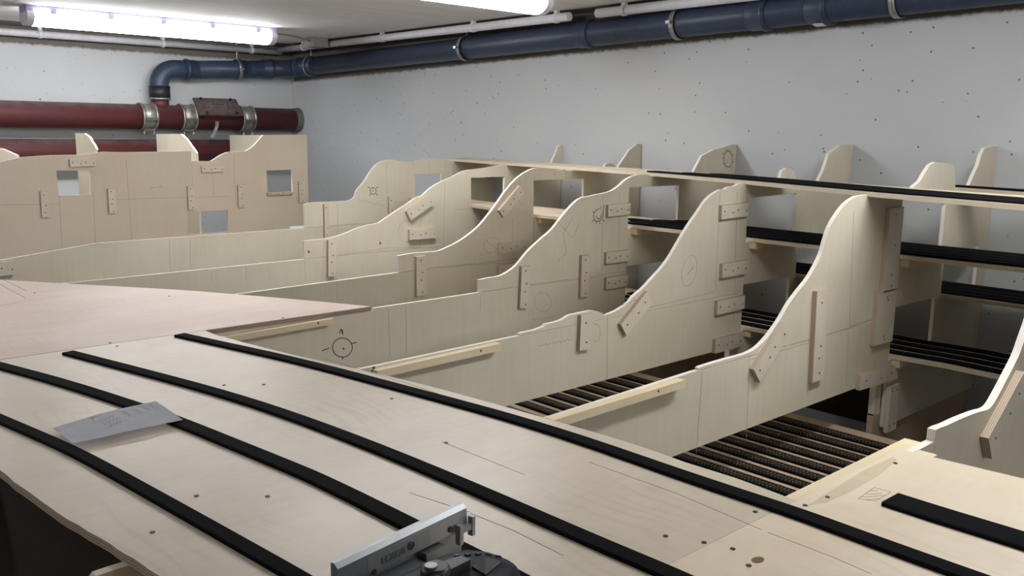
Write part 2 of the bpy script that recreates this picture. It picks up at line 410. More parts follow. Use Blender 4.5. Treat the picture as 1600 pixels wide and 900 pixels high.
bm = bmesh.new(); tube(bm, [(3.14, YR, ZR), (3.155, YR, ZR), (3.182, YR, ZR)], [.0762, .079, .083], 24); obj('mortar_collar', bm, plain('mortar', (.13, .125, .115), .9), t)
def coupling(x):
    bm = bmesh.new(); ring(bm, (x, YR, ZR), (1, 0, 0), RR + .006, RR + .0005, .088, 32)
    for s in (-.5, .5): ring(bm, (x + .08 * s, YR, ZR), (1, 0, 0), RR + .012, RR + .004, .012, 32)
    c = obj('coupling', bm, M['hub'], t, smooth=True)
    for a in (-.15, -1.15):
        bm = bmesh.new(); p = Vector((x, YR - math.cos(a) * (RR + .013), ZR + math.sin(a) * (RR + .013)))
        box(bm, x - .036, x + .036, p.y - .007, p.y + .007, p.z - .008, p.z + .008); obj('clamp_bar', bm, M['hubdark'], c)
    for s in (-1, 1):
        bm = bmesh.new(); tube(bm, [(x + s * .030, YR - .035, ZR - RR - .030), (x + s * .030, YR - .035, ZR - RR + .01)], .007, 8); obj('bolt', bm, M['steel'], c)
for x in (2.135, 2.385, 2.785): coupling(x)
# inspection cover: a slanting lid on a short neck, facing up and out
cx, c0 = 2.57, Vector((2.57, YR - .062, ZR + .062)); nrm = Vector((0, -.72, .69)); up = Vector((0, .69, .72)); ux = Vector((1, 0, 0))
def lidloop(hx, hu, off): return [c0 + ux * a * hx + up * b * hu + nrm * off for a, b in ((-1, -1), (1, -1), (1, 1), (-1, 1))]
bm = bmesh.new(); hexa(bm, lidloop(.105, .06, -.045), nrm * .05); obj('cover_neck', bm, M['red'], t)
bm = bmesh.new(); hexa(bm, lidloop(.145, .073, .005), nrm * .013); lid = obj('inspection_cover', bm, plain('cover_iron', (.095, .072, .064), .55, 0, .5, .4), t)
bm = bmesh.new()
for (a0, a1, b0, b1) in ((-.055, -.047, -.030, .030), (.047, .055, -.030, .030), (-.05, .05, -.004, .004)):
    hexa(bm, [c0 + ux * a + up * b + nrm * .018 for a, b in ((a0, b0), (a1, b0), (a1, b1), (a0, b1))], nrm * .006)
obj('cover_rib', bm, M['steel'], lid)
for a in (-1, 1):
    for b in (-1, 1):
        bm = bmesh.new(); p = c0 + ux * a * .10 + up * b * .060; tube(bm, [p + nrm * .017, p + nrm * .030], .009, 6); obj('cover_bolt', bm, M['screw'], lid)
bm = bmesh.new()
sp = [(2.545, YR - .078, ZR - .020), (2.535, YR - .096, ZR - .05), (2.515, YR - .105, ZR - .085), (2.49, YR - .11, ZR - .125)]
for a, b in zip(sp, sp[1:]): hexa(bm, [Vector(a), Vector(a) + Vector((.022, 0, 0)), Vector(b) + Vector((.022, 0, 0)), Vector(b)], (0, .005, 0))
obj('locking_strap', bm, M['hub'], t)
t2 = thing('soil_pipe', 'dark red cast iron pipe half hidden behind the plywood, the lower one', 'pipe', (1.0, YR, EYE - .16 - RR))
bm = bmesh.new(); tube(bm, [(X0, YR, EYE - .158), (3.184, YR, EYE - .160)], RR, 32); obj('pipe', bm, M['red'], t2, smooth=True)
bm = bmesh.new(); ring(bm, (3.02, YR, EYE - .16), (1, 0, 0), RR + .008, RR + .0005, .08, 32); obj('coupling', bm, M['hub'], t2, smooth=True)

# ------------------------------------------------------------------ parts used by every rib
SC_ME = None
def screw(p, parent, d=(0, -1, 0), r=.0027):
    """a dark screw head; every copy shares one mesh"""
    global SC_ME
    if SC_ME is None:
        bm = bmesh.new(); tube(bm, [(0, .002, 0), (0, -.0006, 0)], .0027, 8); SC_ME = bpy.data.meshes.new('screw'); bm.to_mesh(SC_ME); bm.free(); SC_ME.materials.append(M['screw'])
    o = bpy.data.objects.new('screw', SC_ME); COL.objects.link(o); o.parent = parent
    o.location = Vector(p) - Vector(parent['_w'])
    if d[2]: o.rotation_euler = (-math.pi / 2, 0, 0)
    o.scale = (r / .0027,) * 3
    return o
def rectfit(q):
    """true rectangle through four surveyed corners (XZ)"""
    c = sum(q, Vector((0, 0))) / 4
    u = ((q[1] - q[0]) + (q[2] - q[3])) / 2; v = ((q[3] - q[0]) + (q[2] - q[1])) / 2
    lu, lv = u.length, v.length
    if lu >= lv: u.normalize(); v = Vector((-u.y, u.x)) * (1 if Vector((-u.y, u.x)).dot(v) > 0 else -1)
    else: v.normalize(); u = Vector((v.y, -v.x)) * (1 if Vector((v.y, -v.x)).dot(u) > 0 else -1)
    return c, u, v, lu, lv
def cleat(parent, Y, px, n=4, t=.013, name='cleat', mat='cleat', frac=None):
    q = [Vector((p.x, p.z)) for p in (atY(x, y, Y - t) for x, y in px)]
    c, u, v, lu, lv = rectfit(q)
    cs = [c + u * a * lu / 2 + v * b * lv / 2 for a, b in ((-1, -1), (1, -1), (1, 1), (-1, 1))]
    bm = bmesh.new(); hexa(bm, [(p.x, Y - t, p.y) for p in cs], (0, t - .0003, 0), 0, 1)
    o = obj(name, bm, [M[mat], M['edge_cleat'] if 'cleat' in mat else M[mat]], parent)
    ax, L = (u, lu) if lu >= lv else (v, lv)
    W = v if lu >= lv else u
    fr = frac or [-.5 + (k + .5) / n + (.04 if k % 2 else -.02) for k in range(n)]
    for k, f in enumerate(fr):
        p = c + ax * f * L + W * (.004 if k % 2 else -.002); screw((p.x, Y - t, p.y), o)
    return o
def ribbon(bm, pts, y, wd):
    """line drawn on a rib face at depth y"""
    for a, b in zip(pts, pts[1:]):
        d = (b - a); d = Vector((d.x, 0, d.z))
        if d.length < 1e-6: continue
        n = Vector((-d.z, 0, d.x)).normalized() * wd / 2
        hexa(bm, [Vector((a.x, y, a.z)) - n, Vector((b.x, y, b.z)) - n, Vector((b.x, y, b.z)) + n, Vector((a.x, y, a.z)) + n], (0, .0002, 0))
def drawing(parent, Y, lines, wd, name, mat):
    for l in lines:
        bm = bmesh.new(); ribbon(bm, [atY(x, y, Y) for x, y in l], Y - .0004, wd * (.8 if mat == 'pencil' else 1)); obj(name, bm, M[mat], parent)
def circ(cx, cy, rx, ry, a0=0, a1=360, n=18, tilt=0):
    out = []
    for k in range(n + 1):
        a = math.radians(a0 + (a1 - a0) * k / n); x, y = rx * math.cos(a), ry * math.sin(a)
        ct, st = math.cos(math.radians(tilt)), math.sin(math.radians(tilt)); out.append((cx + x * ct - y * st, cy + x * st + y * ct))
    return out
def scrawl(x0, y0, x1, y1, h, n):
    return [(x0 + (x1 - x0) * k / n + random.uniform(-1, 1), y0 + (y1 - y0) * k / n + (h if k % 2 else -h) * random.uniform(.1, .7)) for k in range(n + 1)]
T = .011
YS = {1: 3.623, 2: 3.123, 3: 2.623, 4: 2.123, 5: 1.623, 6: 1.123, 7: .588}
ZS = EYE - .160                                  # underside of the upper track bed
def XZ(px, Y): return [Vector((p.x, p.z)) for p in (atY(x, y, Y) for x, y in px)]
RG = 'plywood ribs set across the layout'
def rib(k, label, low, step, hill, xe, zend, colpx, hump, hole=None, xl=.42, zbot=None):
    Y = YS[k]; zb = EYE - .705 if zbot is None else zbot
    t = thing('plywood_rib', label, 'rib', (1.8, Y, zb), RG)
    lowp = XZ(low, Y); zs = lowp[-1].y
    lx = [Vector((xl, lowp[0].y))] + lowp
    if k == 4: lx = [Vector((xl, EYE - .5135)), Vector((1.409, EYE - .5135)), Vector((1.410, lowp[0].y - .001))] + lowp[1:]
    obj('lower_board', boardXZ([[Vector((xl, zb))] + lx + [Vector((2.515, zs)), Vector((2.515, zb))]], Y, T), [M['rib'], M['edge_y']], t)
    hp = [Vector((p.x, p.y)) for p in cat(XZ(hill, Y), 4)]
    hp = [p for p in hp if p.x < xe - .004]
    st = XZ(step, Y)
    zs2 = zs + .0012
    loop = [Vector((st[0].x, zs2))] + st[1:] + hp + [Vector((xe, zend))]
    if hole == 'w1':                              # the hill board itself carries the opening for the hidden track
        loop += [Vector((xe, EYE - .352)), Vector((2.515, EYE - .352)), Vector((2.515, zs2))]
        hx0, hz0, hx1, hz1 = HOLES[k]
        obj('hill_board', boardXZ([loop, [Vector((hx0, hz1)), Vector((hx1, hz1)), Vector((hx1, hz0)), Vector((hx0, hz0))]], Y, T), [M['rib'], M['edge_y']], t)
    else:
        zw = EYE - .197
        if xe > 2.53: loop += [Vector((xe, zw)), Vector((2.515, zw))]
        loop += [Vector((2.515, zs2))]
        obj('hill_board', boardXZ([loop], Y, T), [M['rib'], M['edge_y']], t)
    # rear frame with its openings, up to the wall
    cp = [p for p in XZ(colpx, Y)]
    XR = XW - .004
    zm = EYE - .3475; zl = EYE - .6415; z3 = EYE - .4965
    if hole == 'w1':
        fr = [Vector((2.516, EYE - .353)), Vector((xe + .001, EYE - .353)), Vector((xe + .001, zend)), Vector((min(cp[0].x - .002, XR - .05), ZS - .001))] + cp + [Vector((XR, cp[-1].y))]
        fr += [Vector((XR, EYE - .70)), Vector((2.516, EYE - .70))]
        obj('rear_frame', boardXZ([fr], Y, T), [M['rib'], M['edge_y']], t)
    else:
        fr = [Vector((2.516, zm)), Vector((2.81, zm))]
        fr += [Vector((2.81, EYE - .199)), Vector((max(xe, 2.515) + .001, EYE - .199 if xe > 2.53 else EYE - (.172 if k == 6 else .205))), Vector((max(xe, 2.515) + .001, ZS - .0008))]
        hm = [p for p in XZ(hump, Y)] if hump else []
        if hm:
            fr += [Vector((hm[0].x, ZS - .0008))] + hm + [Vector((hm[-1].x, EYE - .168))]
        fr += [Vector((cp[0].x - .004, EYE - .168))] + cp + [Vector((XR, cp[-1].y)), Vector((XR, EYE - .845)), Vector((2.516, EYE - .845))]
        fr += [Vector((2.516, zl)), Vector((2.80, zl)), Vector((2.80, EYE - .489)), Vector((2.516, EYE - .487))]
        h2 = [Vector((2.838, z3)), Vector((3.108, z3)), Vector((3.108, EYE - .352)), Vector((2.838, EYE - .352))]
        obj('rear_frame', boardXZ([fr, h2], Y, T), [M['rib'], M['edge_y']], t)
        # ledger blocks under the track beds, and a lower rail with its post
        for (a, b, z) in ((2.535, 2.80, zm - .0005), (2.535, 2.78, zl - .0005)):
            bm = bmesh.new(); box(bm, a, b, Y - .024, Y - .0003, z - .022, z); obj('ledger', bm, M['batten'], t)
        bm = bmesh.new(); box(bm, 2.475, XR, Y + .013, Y + .031, EYE - 1.0, EYE - .80); obj('lower_rail', bm, M['brownply'], t)
        bm = bmesh.new(); box(bm, 2.475, 2.512, Y + .012, Y + .030, EYE - .805, EYE - .66); obj('post', bm, M['cleat'], t)
        bm = bmesh.new(); box(bm, 2.518, 2.575, Y - .013, Y - .0003, EYE - .86, EYE - .72); c = obj('cleat', bm, [M['cleat']], t)
        for (x, z) in ((2.53, -.735), (2.56, -.735), (2.53, -.84), (2.56, -.84)): screw((x, Y - .013, EYE + z), c)
    return t
HOLES = {}
def hole_from(k, a, b, ztop, zbot):
    HOLES[k] = (atY(a, 280, YS[k]).x, zbot, atY(b, 280, YS[k]).x, ztop)
hole_from(1, 649, 690, atY(690, 271, YS[1]).z, EYE - .347)
hole_from(2, 736, 788, atY(760, 277, YS[2]).z, EYE - .3478)

# ---- rib 6, the nearest full one
r6 = rib(6, 'nearest full plywood rib, smooth steep hill shape over the rows of rails', [(850, 656), (1084, 581)],
    [(1092, 581), (1092, 575)],
    [(1096, 573), (1130, 562.5), (1170, 551), (1193, 534), (1216, 504), (1232, 477), (1247, 456), (1262, 437), (1272, 421), (1283, 399), (1289, 379), (1297, 355), (1310, 333), (1322, 318), (1336, 308), (1351, 304.6)],
    2.515, ZS - .001,
    [(1513, 294), (1521.4, 273.6), (1528.6, 259), (1533, 243), (1538.7, 231.7), (1550, 228.8)],
    [(1427, 292), (1437.6, 283.7), (1446, 269), (1453.5, 257.7), (1462, 253), (1472, 254), (1481, 255.6), (1489, 257), (1491.3, 262), (1492.5, 290)], zbot=EYE - .69)
Y = YS[6]
cleat(r6, Y, [(1176.7, 579.4), (1223.6, 506.8), (1234.5, 522), (1189.4, 596)])
cleat(r6, Y, [(1276.9, 454), (1295.3, 451.6), (1287, 593.7), (1270, 595.5)], frac=(-.36, .12, .25, .42), n=4)
cleat(r6, Y, [(1392, 324.5), (1412, 324), (1402, 455), (1380, 455)], frac=(-.42, -.05, .3, .44))
cleat(r6, Y, [(1374, 455), (1402, 453), (1394, 534), (1366, 540)], frac=(-.38, -.32, .36, .42))
cleat(r6, Y, [(1344.4, 587.7), (1404, 570), (1404, 591.5), (1344.4, 609.5)], n=3)
cleat(r6, Y, [(865, 657), (1071, 593.5), (1071, 605.5), (865, 670)], frac=(.27,), t=.022, name='batten', mat='batten')
drawing(r6, Y, [[(1171, 556), (1166, 690)], [(1334, 330), (1327, 510)], [(1097, 583), (1088, 708)], [(1172, 562), (1272, 533)], [(1234, 540), (1330, 512)], [(1327, 510), (1393, 490)], [(1326, 515), (1322, 600)]], .0012, 'pencil_mark', 'pencil')

# ---- rib 5
r5 = rib(5, 'second plywood rib from the near end, bumpy low crest before the rise', [(582, 573), (790, 529), (810, 525)],
    [(811, 525), (812, 521)],
    [(818, 519.5), (830, 517), (838, 515), (850, 510), (853, 506.5), (866, 504), (880, 499), (889, 493), (897, 491), (913, 487.5), (925, 485.5), (937, 487.5), (945, 492), (953, 490), (966, 484), (982, 473), (989, 464), (1006, 449.5), (1021, 433), (1033, 420), (1045, 404), (1056, 386), (1067, 367), (1078, 349.5), (1091, 331), (1101, 316), (1112, 305), (1125, 297), (1133, 296), (1138, 292.5), (1148, 291), (1155, 287), (1163, 286.2)],
    2.513, ZS - .001,
    [(1280, 280), (1285.6, 269), (1290.3, 256), (1295, 240.8), (1304.5, 233), (1313, 227), (1325, 226)],
    [(1218.5, 279), (1222, 267), (1229, 262.5), (1236.5, 263.5), (1242, 271), (1243, 280)], zbot=EYE - .69)
Y = YS[5]
cleat(r5, Y, [(907, 493.3), (926.7, 490), (921.7, 545), (907, 548.3)], n=2)
cleat(r5, Y, [(969.8, 506.8), (1011, 457), (1021, 471), (979.5, 525)], n=3)
cleat(r5, Y, [(1128, 321), (1170, 317), (1169.5, 337), (1128, 343.5)])
cleat(r5, Y, [(1129, 412.5), (1168.8, 407), (1168.5, 427), (1129, 435)])
cleat(r5, Y, [(1121, 471), (1163.7, 462), (1163.7, 482), (1121, 492.5)])
cleat(r5, Y, [(1118, 531), (1161, 520), (1161, 541), (1118, 552.5)])
cleat(r5, Y, [(590, 579), (783, 537), (783, 547.5), (590, 592)], frac=(.32,), t=.022, name='batten', mat='batten')
drawing(r5, Y, [[(949, 494), (948, 595)], [(1000, 484), (1116, 456)], [(1125, 300), (1118, 455)], [(1152, 300), (1146, 500)], circ(1077, 423, 11, 25, tilt=12), scrawl(1073, 430, 1084, 418, 6, 8), scrawl(840, 541, 893, 530, 4, 16), circ(931, 520, 7, 14, -120, 120), [(968, 478), (1010, 463)]], .0012, 'pencil_mark', 'pencil')

# ---- rib 4
r4 = rib(4, 'third plywood rib from the near end, inked sun face near its top', [(582, 481.5), (727, 460.5), (749, 457)],
    [(749, 457), (748.5, 437.5)],
    [(749, 437.2), (765, 434), (778, 432), (790, 427), (807, 414.5), (824, 394), (842, 376.5), (862, 359), (876, 341.5), (888, 327), (902, 313), (911, 308.5), (920, 307), (932, 304), (943, 302), (957, 297.5), (969, 289), (980, 279.5), (995, 273.3), (1012, 273)],
    2.640, ZS - .001,
    [(1084, 268), (1096.7, 243.6), (1100.5, 241.7), (1115.6, 234), (1128.8, 230.4), (1143, 225.7)], None)
Y = YS[4]
cleat(r4, Y, [(815.5, 417), (829.7, 416), (826, 480), (812.5, 483)])
cleat(r4, Y, [(909, 399.5), (922.5, 398.5), (919.5, 463), (907.5, 465.5)])
cleat(r4, Y, [(950.5, 320.3), (985, 317.5), (985, 335), (950.5, 339)])
cleat(r4, Y, [(947.5, 395), (983.4, 390.5), (982.5, 408), (947.5, 412.5)])
cleat(r4, Y, [(947.5, 434.4), (981, 429.5), (980.5, 447), (947.5, 452.6)])
cleat(r4, Y, [(350, 527), (521, 497.5), (521, 506.5), (350, 536.5)], frac=(.35,), t=.022, name='batten', mat='batten')
drawing(r4, Y, [[(942, 306), (940, 432), (939, 450)], [(968, 302), (967, 420)], [(832, 446), (907, 436), (940, 432)], [(752, 459), (750, 485)], [(607, 482), (609, 556)], [(634, 480), (635, 552)],
    [(895, 340), (880, 365), (885, 395), (870, 410)], [(870, 345), (895, 372), (905, 350)], circ(848, 472, 13, 15, tilt=-20), scrawl(832, 500, 868, 494, 3, 9), [(972, 322), (985, 330)], [(955, 398), (975, 405)]], .0012, 'pencil_mark', 'pencil')
drawing(r4, Y, [circ(535, 543, 15.5, 15, 10, 370), [(536, 523), (533, 514)], [(530, 521), (533, 514), (536, 520)], [(503, 548), (514, 544)], [(548, 537), (557, 535)], [(536, 557), (535, 562)], circ(537, 545, 1, 1.2, n=6)] +
    [circ(935, 336, 7.5, 10, -60, 250, tilt=20)] + [[(943, 330), (944, 320)], [(938, 327), (939, 322)], [(929, 333), (926, 330)], [(928, 344), (925, 346)], [(932, 346), (931, 350)], [(937, 346), (937, 350)], [(942, 343), (944, 346)], [(931, 337), (934, 342), (938, 341), (940, 334)]], .0025, 'pen_mark', 'pen')
drawing(r4, Y, [circ(1137.4, 248.5, 6.8, 12.5)] + [[(1137.4 + 6.5 * math.cos(a), 248.5 + 12 * math.sin(a)), (1137.4 + 8.8 * math.cos(a), 248.5 + 16 * math.sin(a))] for a in [math.radians(x) for x in (20, 65, 110, 150, 185, 215, 245, 270, 300, 335)]], .0025, 'pen_mark', 'pen')

# ---- rib 3
r3 = rib(3, 'fourth plywood rib from the near end, plain hill shape without ink drawings', [(350, 462.5), (621, 426)],
    [(623, 426), (622.5, 400)],
    [(623, 399.5), (647, 395.5), (667, 394), (681, 393), (692, 389.5), (713, 379.5), (732, 367), (748, 353.5), (761, 338), (775, 320), (788, 301), (801, 285.5), (812, 275), (824, 267.5), (836, 263), (853, 263), (871, 265.5), (882, 264.5)],
    2.70, ZS - .001,
    [(964.6, 262), (974.7, 247.5), (983.4, 234.4), (992, 228), (996, 225)],
    [(944.4, 261), (946, 257.5), (950, 255.5), (955, 255.5), (960, 258), (961.5, 261)])
Y = YS[3]
cleat(r3, Y, [(650.5, 401), (666.7, 400), (666.5, 461), (652, 463)])
cleat(r3, Y, [(779.7, 328.3), (812, 291), (820, 301), (787.5, 340.8)])
cleat(r3, Y, [(781, 380), (823.6, 376), (823.6, 393), (781, 397)])
cleat(r3, Y, [(780, 415), (823, 409), (823, 423), (780, 429)])
drawing(r3, Y, [[(667, 418), (801, 410)], [(834, 290), (833, 400)], [(801, 340), (801, 420)], [(798, 300), (818, 322)], [(815, 298), (798, 322)], circ(768, 383, 13, 11, tilt=-30), scrawl(758, 376, 778, 388, 5, 10), scrawl(750, 398, 768, 395, 3, 7), [(527, 440), (527, 470)]], .0011, 'pencil_mark', 'pencil')

# ---- rib 2
r2 = rib(2, 'fifth plywood rib from the near end, low hill with square opening and diagonal cleat', [(120, 441), (475, 405)],
    [(475.5, 405), (475, 377)],
    [(475.5, 376.5), (492, 374.5), (508, 373), (527, 369), (543, 363), (561, 355.5), (576, 351.5), (591, 348.5), (604, 340), (620, 329), (636, 319), (649, 309.5), (659, 306), (673, 293.5), (689, 284), (705, 277.3), (716, 271), (729, 266), (748, 264), (767, 261), (783, 258), (790, 257.8)],
    2.815, ZS - .001,
    [(860.6, 256), (868, 240), (872, 228.7), (876, 226)], None, hole='w1')
Y = YS[2]
cleat(r2, Y, [(513, 376), (525.5, 374.5), (524.5, 431.5), (513.5, 433)])
cleat(r2, Y, [(634.7, 331.5), (672, 305), (678.7, 318.7), (642.7, 344)])
cleat(r2, Y, [(640, 359), (681.3, 356), (682, 372), (640, 375.2)])
drawing(r2, Y, [[(527, 399), (605, 387.5), (657, 386)], [(506, 376), (503, 436)], [(476, 406), (478, 440)], [(657, 344), (656, 386)], [(695, 285), (693, 385)], [(733, 280), (732, 360)], circ(637, 361, 15, 17, 60, 300, tilt=10), [(330, 423), (331, 445)], [(385, 417), (385, 440)]], .0011, 'pencil_mark', 'pencil')

# ---- rib 1
r1 = rib(1, 'farthest plywood rib of the row, round shoulder with small inked turtle', [(7, 405.5), (150, 380.5), (192, 377), (400, 362), (476, 356.5)],
    [(476.5, 356.5), (475, 320)],
    [(475.2, 319.3), (490, 316), (508, 315.5), (530, 314.5), (546, 313), (554, 307.5), (557, 298), (568, 285), (577, 271), (586, 259), (597, 252), (613, 249.7), (630, 252.3), (641, 253), (654, 251), (669, 249), (685, 249), (696, 250), (702, 251.5), (707, 252.5)],
    2.895, ZS - .001,
    [(764, 250), (767, 247), (771, 246)], None, hole='w1', xl=.72)
Y = YS[1]
cleat(r1, Y, [(506.5, 319.5), (514, 319), (514.5, 371), (508, 372)], frac=(-.4, .22, .42))
cleat(r1, Y, [(608, 307.5), (615.5, 307), (616, 334), (608, 335)], n=2)
cleat(r1, Y, [(-30, 412), (23.5, 408), (23.5, 429.5), (-30, 434)])
drawing(r1, Y, [[(527, 316), (528, 368)], [(264, 373), (266, 425)], [(297, 371), (298, 420)], [(503, 353), (560, 349)], [(604, 255), (604, 330)], scrawl(560, 312, 600, 322, 6, 16), scrawl(140, 384, 160, 381, 2, 7)], .0011, 'pencil_mark', 'pencil')
drawing(r1, Y, [circ(583, 298.5, 4.8, 5.2, n=12), [(578, 294), (574.5, 292)], [(587.5, 294), (591, 292.5)], [(579, 303), (577, 306)], [(587, 303), (590.5, 305)], [(581.5, 299), (584, 298)]], .003, 'pen_mark', 'pen')
drawing(r1, Y, [[(757, 276), (764, 279), (770, 277), (776, 279)], [(760, 273), (763, 277)], [(766, 274), (766, 278)], [(771, 274), (770, 277)]], .003, 'pen_mark', 'pen')

# ---- rib 7, at the right edge, close to the camera
Y = YS[7]
r7 = thing('plywood_rib', 'nearest plywood rib at the right edge, its white edge rising steeply out of frame', 'rib', (2.0, Y, EYE - .70), RG)
hp = cat(XZ([(1462, 672), (1470, 668), (1480, 664.5), (1498, 656), (1520, 647), (1532, 643), (1543, 640), (1551, 633), (1561, 616), (1573, 593), (1584, 572), (1593, 553), (1600, 533), (1612, 498), (1622, 460), (1630, 415), (1642, 370), (1660, 335), (1690, 320)], Y), 4)
hp = [p for p in hp if p.x < 2.50 and p.y < ZS - .004]; xs7 = hp[0].x
obj('hill_board', boardXZ([[Vector((xs7, EYE - .70)), Vector((xs7, hp[0].y - .02))] + hp + [Vector((2.515, ZS - .001)), Vector((2.515, EYE - .70))]], Y, .014), [M['rib'], M['edge_y']], r7)
obj('lower_board', boardXZ([[Vector((.45, EYE - .70)), Vector((.45, EYE - .5125)), Vector((xs7 - .001, EYE - .5125)), Vector((xs7 - .001, EYE - .70))]], Y, .014), [M['rib'], M['edge_y']], r7)
zm = EYE - .3475; zl = EYE - .6415; z3 = EYE - .4965; XR = XW - .004
fr = [(2.516, zm), (2.81, zm), (2.81, EYE - .199), (2.516, EYE - .199), (2.516, ZS - .001), (2.95, EYE - .168), (3.05, EYE - .02), (XR, EYE - .01), (XR, EYE - .845), (2.516, EYE - .845), (2.516, zl), (2.80, zl), (2.80, EYE - .489), (2.516, EYE - .487)]
obj('rear_frame', boardXZ([[Vector(p) for p in fr], [Vector(p) for p in ((2.838, z3), (3.108, z3), (3.108, EYE - .352), (2.838, EYE - .352))]], Y, .014), [M['rib'], M['edge_y']], r7)
cleat(r7, Y, [(1542, 690), (1600, 583), (1606, 612), (1553, 713)], n=3, t=.016)
bm = bmesh.new(); box(bm, 1.02, 1.50, Y + .0146, Y + .042, EYE - .545, EYE - .5128); bt = obj('batten', bm, M['batten'], r7)
bm = bmesh.new(); box(bm, 1.10, 1.46, Y - .030, Y - .0004, EYE - .545, EYE - .5128); bt = obj('batten', bm, M['batten'], r7); screw((1.43, Y - .030, EYE - .528), bt)

# ------------------------------------------------------------------ the plywood backdrop at the far left
YL = 4.58
bk = thing('plywood_backdrop', 'pale plywood backdrop with three square openings before the red pipes', 'backdrop', (1.6, YL, EYE - .70), None)
top = XZ([(0, 253), (34.5, 245.5), (81, 242.5), (129, 241.6), (150, 238.8), (162, 237), (195, 238), (250, 237), (298.5, 236)], YL)
tR = XZ([(299.3, 251.5), (328.5, 252), (334, 249), (339, 245.5), (346, 241.5), (354, 238), (369, 236.5), (383.5, 236), (390, 232.5), (397, 227), (404, 219), (411, 211), (479.5, 210.5)], YL)
xsm = top[-1].x; zb = EYE - .70
def q4(px): return XZ(px, YL)
NT = q4([(293, 330.2), (293.5, 366)]); NB = q4([(356, 328), (356, 362.5)])
obj('left_board', boardXZ([[Vector((.55, zb)), Vector((.55, EYE - .20))] + top + [Vector((xsm, NT[0].y)), NT[0], NT[1], Vector((xsm, NT[1].y)), Vector((xsm, zb))], q4([(88, 266.5), (141, 266.5), (141.6, 304), (92, 305.5)])], YL, T), [M['peach'], M['edge_y']], bk)
obj('right_board', boardXZ([[Vector((xsm + .001, zb)), Vector((xsm + .001, NB[1].y)), NB[1], NB[0], Vector((xsm + .001, NB[0].y))] + tR + [Vector((tR[-1].x, zb))], q4([(416.5, 266.5), (456, 265), (457, 299.5), (418, 301)])], YL, T), [M['peach'], M['edge_y']], bk)
cleat(bk, YL, [(109.5, 249.5), (150, 247.5), (150, 259.5), (109.5, 261)], mat='peachcleat')
cleat(bk, YL, [(63, 299.5), (75, 298.5), (77.5, 339), (66, 340.5)], n=3, mat='peachcleat')
cleat(bk, YL, [(168.5, 295.5), (180, 295), (182, 333), (171, 334)], mat='peachcleat')
cleat(bk, YL, [(293, 291.5), (303, 291), (305, 327.5), (295, 328.5)], mat='peachcleat')
cleat(bk, YL, [(315.5, 259), (350.5, 258), (350.5, 268.5), (315.5, 269.5)], mat='peachcleat')
cleat(bk, YL, [(372, 289), (382.5, 288.3), (383.5, 323.5), (373, 324.5)], mat='peachcleat')
cleat(bk, YL, [(467, 283.5), (476, 283), (477, 316.5), (468, 317.5)], mat='peachcleat')
cleat(bk, YL, [(419, 301), (458, 299.5), (458, 303.5), (419, 305)], t=.024, frac=(), name='sill_strip', mat='batten')
drawing(bk, YL, [[(197, 250), (206, 375)], [(0, 320), (90, 319)], [(332, 271), (334, 307)], [(302, 308.5), (357, 306.5)], [(180, 312), (292, 308)], [(93, 306), (97, 390)], [(146, 300), (149, 380)], scrawl(234, 294, 254, 291, 2, 9), [(328, 252), (332, 271)], [(365, 240), (368, 320)]], .0012, 'pencil_mark', 'pencil')
# boards standing behind it, edge-on to the pipes
FG = 'upright plywood fins behind the backdrop'
for (pn, pb, ylist, lab) in ((33, -40, 232, 'rounded plywood fin behind the backdrop at the left edge'), (156, 121, 208, 'narrow plywood fin with wavy slope, behind the first opening'),
                             (313, 247, 210, 'wide plywood fin sloping down to the seam of the backdrop'), (480, 361, 210, 'plywood fin behind the right end of the backdrop')):
    a = atY(pn, 240, YL); xx = a.x - .006
    ye = min(atX(pb, ylist, xx).y, 5.61)
    if pn == 33: pr = cat([(YL + .012, EYE - .143), (YL + .2, EYE - .125), (YL + .35, EYE - .118), (YL + .9, EYE - .118)], 4)
    elif pn == 156:
        pr = cat([(YL + .012, atY(158, 237.5, YL).z)] + [(p.y, p.z) for p in (atX(154, 234, xx), atX(150, 225, xx), atX(147, 222, xx), atX(143, 214, xx), atX(139, 211, xx), atX(135, 208.4, xx), atX(121, 208, xx))], 1)
    elif pn == 313:
        pr = cat([(YL + .012, atY(315, 239.5, YL).z)] + [(p.y, p.z) for p in (atX(308, 236, xx), atX(302, 228, xx), atX(295, 218, xx), atX(287, 210, xx), atX(284, 209.3, xx), atX(247, 209.5, xx))], 1)
    else: pr = [Vector((YL + .012, tR[-1].y - .002)), Vector((ye, tR[-1].y - .014))]
    zf = atY(440, 258, YL).z if pn == 480 else zb
    bm = bmesh.new(); lp = [Vector((YL + .0115, zf))] + [Vector(p) for p in pr] + [Vector((pr[-1][0], zf))]
    prism(bm, [lp], lambda p: Vector((xx - .011, p[0], p[1])), lambda p: Vector((xx, p[0], p[1])))
    tag(obj('plywood_fin', bm, [M['rib'], M['edge_y']]), lab, 'fin', FG)

